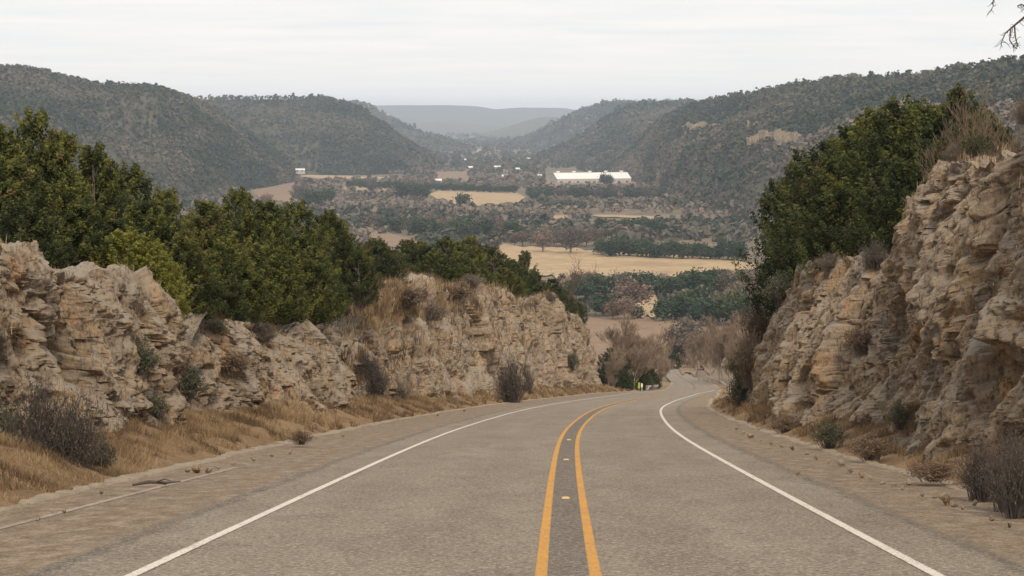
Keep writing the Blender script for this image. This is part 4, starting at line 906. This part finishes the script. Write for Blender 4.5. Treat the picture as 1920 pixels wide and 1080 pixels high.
belt([(700, 428, 400, 'o'), (722, 432, 404, 'c'), (745, 436, 406, 'c'), (768, 440, 410, 'g'), (790, 446, 408, 'c'), (815, 448, 412, 'c'), (835, 436, 406, 'o'), (858, 450, 412, 'c'), (880, 452, 414, 'c'), (905, 448, 408, 'c'), (925, 440, 405, 'g'), (945, 446, 412, 'o'), (962, 450, 416, 'c'), (720, 412, 390, 'c'), (800, 430, 398, 'o'), (870, 430, 402, 'c')],
     'in the mixed belt above the left junipers', 'mixed belt above the left junipers')
belt([(1125, 428, 408, 'c'), (1148, 430, 410, 'c'), (1170, 430, 409, 'c'), (1195, 434, 411, 'c'), (1220, 437, 412, 'c'), (1245, 440, 416, 'c'), (1262, 446, 420, 'c'), (1200, 448, 420, 's')], 'below the curving dirt track', 'cedars below the dirt track')
belt([(868, 389, 361, 'c')], 'alone on the field below the hedgerow', None)
belt([(1137, 350, 326, 'c')], 'in front of the long white barn', None)
belt([(x, 352 + (x - 660) * .035, 337 + (x - 660) * .035 + random.uniform(-1.5, 1.5), 'c') for x in range(655, 985, 11)][:29], 'in the long dark hedgerow', 'trees of the long dark hedgerow')
belt([(x, 374 - abs(x - 1080) * .02, 351 + random.uniform(-1, 5), random.choice('ccg')) for x in range(1000, 1250, 15)], 'in the hedgerow below the barn', 'trees of the hedgerow below the barn')
belt([(700, 366, 340, 'g'), (775, 372, 333, 'g'), (790, 375, 345, 'c'), (760, 372, 338, 'c'), (565, 385, 345, 'g'), (590, 390, 352, 'c'), (615, 382, 350, 'c'), (500, 388, 362, 'r')], 'in the clumps beside the hedgerow', 'tree clumps beside the hedgerow')

# scattered valley wood that reads as one mass, kept off the fields
FB = [(930, 1440, 455, 525), (800, 990, 355, 387), (640, 750, 345, 363), (785, 905, 277, 287), (560, 705, 291, 306), (450, 550, 318, 383), (690, 790, 440, 470), (1112, 1275, 400, 418), (1170, 1232, 540, 600), (1080, 1420, 590, 720), (560, 760, 326, 338), (818, 880, 322, 341), (1020, 1200, 316, 352), (1035, 1066, 403, 414), (450, 490, 290, 320), (520, 580, 314, 326)]
def valley_scatter(n, py0, py1, px0, px1, crown, label, sd, wm='wood2'):
    px = rng.uniform(px0, px1, n); py = rng.uniform(py0, py1, n); ok = np.ones(n, bool)
    for a, b, c, d in FB: ok &= ~((px > a) & (px < b) & (py > c) & (py < d))
    px, py = px[ok], py[ok]; tab = np.geomspace(400, 20000, 900); tpy = np.array([proj(0, y, float(zG(y)))[1] for y in tab]); Y = np.interp(-py, -tpy, tab)
    P_ = np.stack([(px - 960) / F * Y, Y, zG(Y)], 1); P_[:, 2] += 0
    woods(P_, crown, label, wm, sd, 18)
valley_scatter(4600, 372, 470, -100, 1600, 3.8, 'bare brown oaks and cedars scattered over the nearer valley floor', 201)
valley_scatter(6500, 318, 372, -100, 1420, 4.3, 'brown and green scrub wood around the farm buildings', 202)
valley_scatter(3600, 283, 318, 300, 1300, 5.2, 'dark wood on the far valley floor below the spur', 203, 'wood1')
valley_scatter(3200, 246, 283, 500, 1300, 9.0, 'hazy wood on the farthest part of the valley floor', 204, 'wood1')
valley_scatter(700, 500, 600, 1050, 1500, 2.4, 'low brush among the cedars below the golden field', 205)

# ------------------------------------------------------------------ farm buildings
def gable(name, px, base, Y, L, W, hw, hr, rz, label, vents=0, wallm='wall', roofm='metal', ov=.4, cat='building', doors=2):
    x = (px - 960) / F * Y; z = ray(px, base)[1] * Y; z = float(zG(Y)) if abs(z - float(zG(Y))) < 6 else z
    e = empty(name, (x, Y, z), label, cat, None, rz); mb = MB(); l, w_ = L / 2, W / 2
    mb.add([(-l, -w_, -4), (l, -w_, -4), (l, w_, -4), (-l, w_, -4), (-l, -w_, hw), (l, -w_, hw), (l, w_, hw), (-l, w_, hw), (-l, 0, hr - .1), (l, 0, hr - .1)],
           [(0, 1, 5, 4), (2, 3, 7, 6), (1, 2, 6, 9, 5), (3, 0, 4, 8, 7)])
    mb.build('wall', M[wallm], e)
    rb = MB(); sl = (hr - hw) / w_; t = .25
    for s in (-1, 1):
        y1 = s * (w_ + ov); z1 = hw - sl * ov
        rb.add([(-l - ov, 0, hr), (l + ov, 0, hr), (l + ov, y1, z1), (-l - ov, y1, z1), (-l - ov, 0, hr + t), (l + ov, 0, hr + t), (l + ov, y1, z1 + t), (-l - ov, y1, z1 + t)],
               [(0, 1, 2, 3), (7, 6, 5, 4), (0, 3, 7, 4), (1, 5, 6, 2), (2, 6, 7, 3)])
    n = max(2, int(L / 3))
    for k in range(n + 1):                                  # standing seams
        xx = -l + L * k / n; rb.add([(xx - .06, 0, hr + t + .003), (xx + .06, 0, hr + t + .003), (xx + .06, -w_ - ov, hw - sl * ov + t + .003), (xx - .06, -w_ - ov, hw - sl * ov + t + .003), (xx, 0, hr + t + .12), (xx, -w_ - ov, hw - sl * ov + t + .12)], [(0, 4, 5, 3), (4, 1, 2, 5)])
    r_ = rb.build('roof', M[roofm], e)
    for k in range(vents):
        vx = -l + L * (.06 + k * .215); vb = MB(); vb.box((vx, 0, hr + 1.0), (4.6, 3.2, 1.8)); vb.add([(vx - 2.8, -2.1, hr + 1.9), (vx + 2.8, -2.1, hr + 1.9), (vx + 2.8, 2.1, hr + 1.9), (vx - 2.8, 2.1, hr + 1.9), (vx - 2.8, 0, hr + 2.9), (vx + 2.8, 0, hr + 2.9)], [(0, 1, 5, 4), (2, 3, 4, 5), (0, 4, 3), (1, 2, 5), (3, 2, 1, 0)])
        vb.build('roof_vent', M['metal'], r_)
    for k in range(doors):
        db = MB(); dx = -l + L * (k + .5) / doors; db.box((dx, -w_ - .04, min(1.4, hw * .4)), (min(4, L / doors * .3), .1, min(2.8, hw * .8))); db.build('door', M['dark'], e)
    return e
b = gable('barn', 1107, 343, 3400, 124, 38, 6.5, 15.5, R(17), 'very long white metal roofed barn with five roof vents in the valley', 5, doors=9)
gable('shed', 549, 322, 3850, 44, 12, 3.4, 5.6, R(4), 'long low white shed at the foot of the left hill', 0, doors=5)
for (px, py, L, W, wm, lab, rz) in [(708, 323, 22, 11, 'wall', 'pale house behind the hedgerow at left', .2), (801, 318, 12, 9, 'wall', 'small pale cottage left of the village group', -.3), (822, 342, 10, 7, 'wall', 'tiny white shed right above the dark hedgerow', .1), (880, 317, 14, 9, 'wall', 'white roofed house in the middle of the village', .3),
        (932, 316, 16, 10, 'wall', 'white roofed house left of the barn, with dark side', -.2), (970, 320, 8, 7, 'wall', 'tiny white hut left of the barn', .4), (1012, 333, 9, 7, 'wall', 'small white hut beside the left end of the long barn', .5), (935, 334, 16, 8, 'redwall', 'low brown walled house below the village', 0),
        (810, 333, 12, 7, 'redwall', 'brown walled shed at the rust coloured field', .2), (1047, 295, 14, 9, 'wall', 'distant pale house above the long barn', 0), (990, 300, 12, 8, 'wall', 'distant pale cottage up the valley', .2), (870, 302, 12, 8, 'wall', 'distant grey roofed cottage below the thin field', .1), (388, 338, 12, 8, 'wall', 'small pale house on the left hill foot', .1)]:
    gable('house', px, py, ground_hit(px, py).y, L, W, 3.2, 5.6, rz, lab, 0, wm, 'metal', .5, 'house', 2)

# ------------------------------------------------------------------ haze
hb = MB(); hb.box((0, 9750, -45), (30000, 20700, 310)); hz = hb.build('haze', None); tag(hz, 'pale blue winter haze filling the valley', 'haze', kind='stuff')
hm = bpy.data.materials.new('haze_air'); hm.use_nodes = True; t = hm.node_tree; t.nodes.clear(); out = t.nodes.new('ShaderNodeOutputMaterial'); pv = t.nodes.new('ShaderNodeVolumePrincipled')
pv.inputs['Color'].default_value = (.70, .82, 1.0, 1); pv.inputs['Density'].default_value = 6.3e-5; t.links.new(pv.outputs[0], out.inputs['Volume']); hz.data.materials.append(hm)
hz.display_type = 'WIRE'
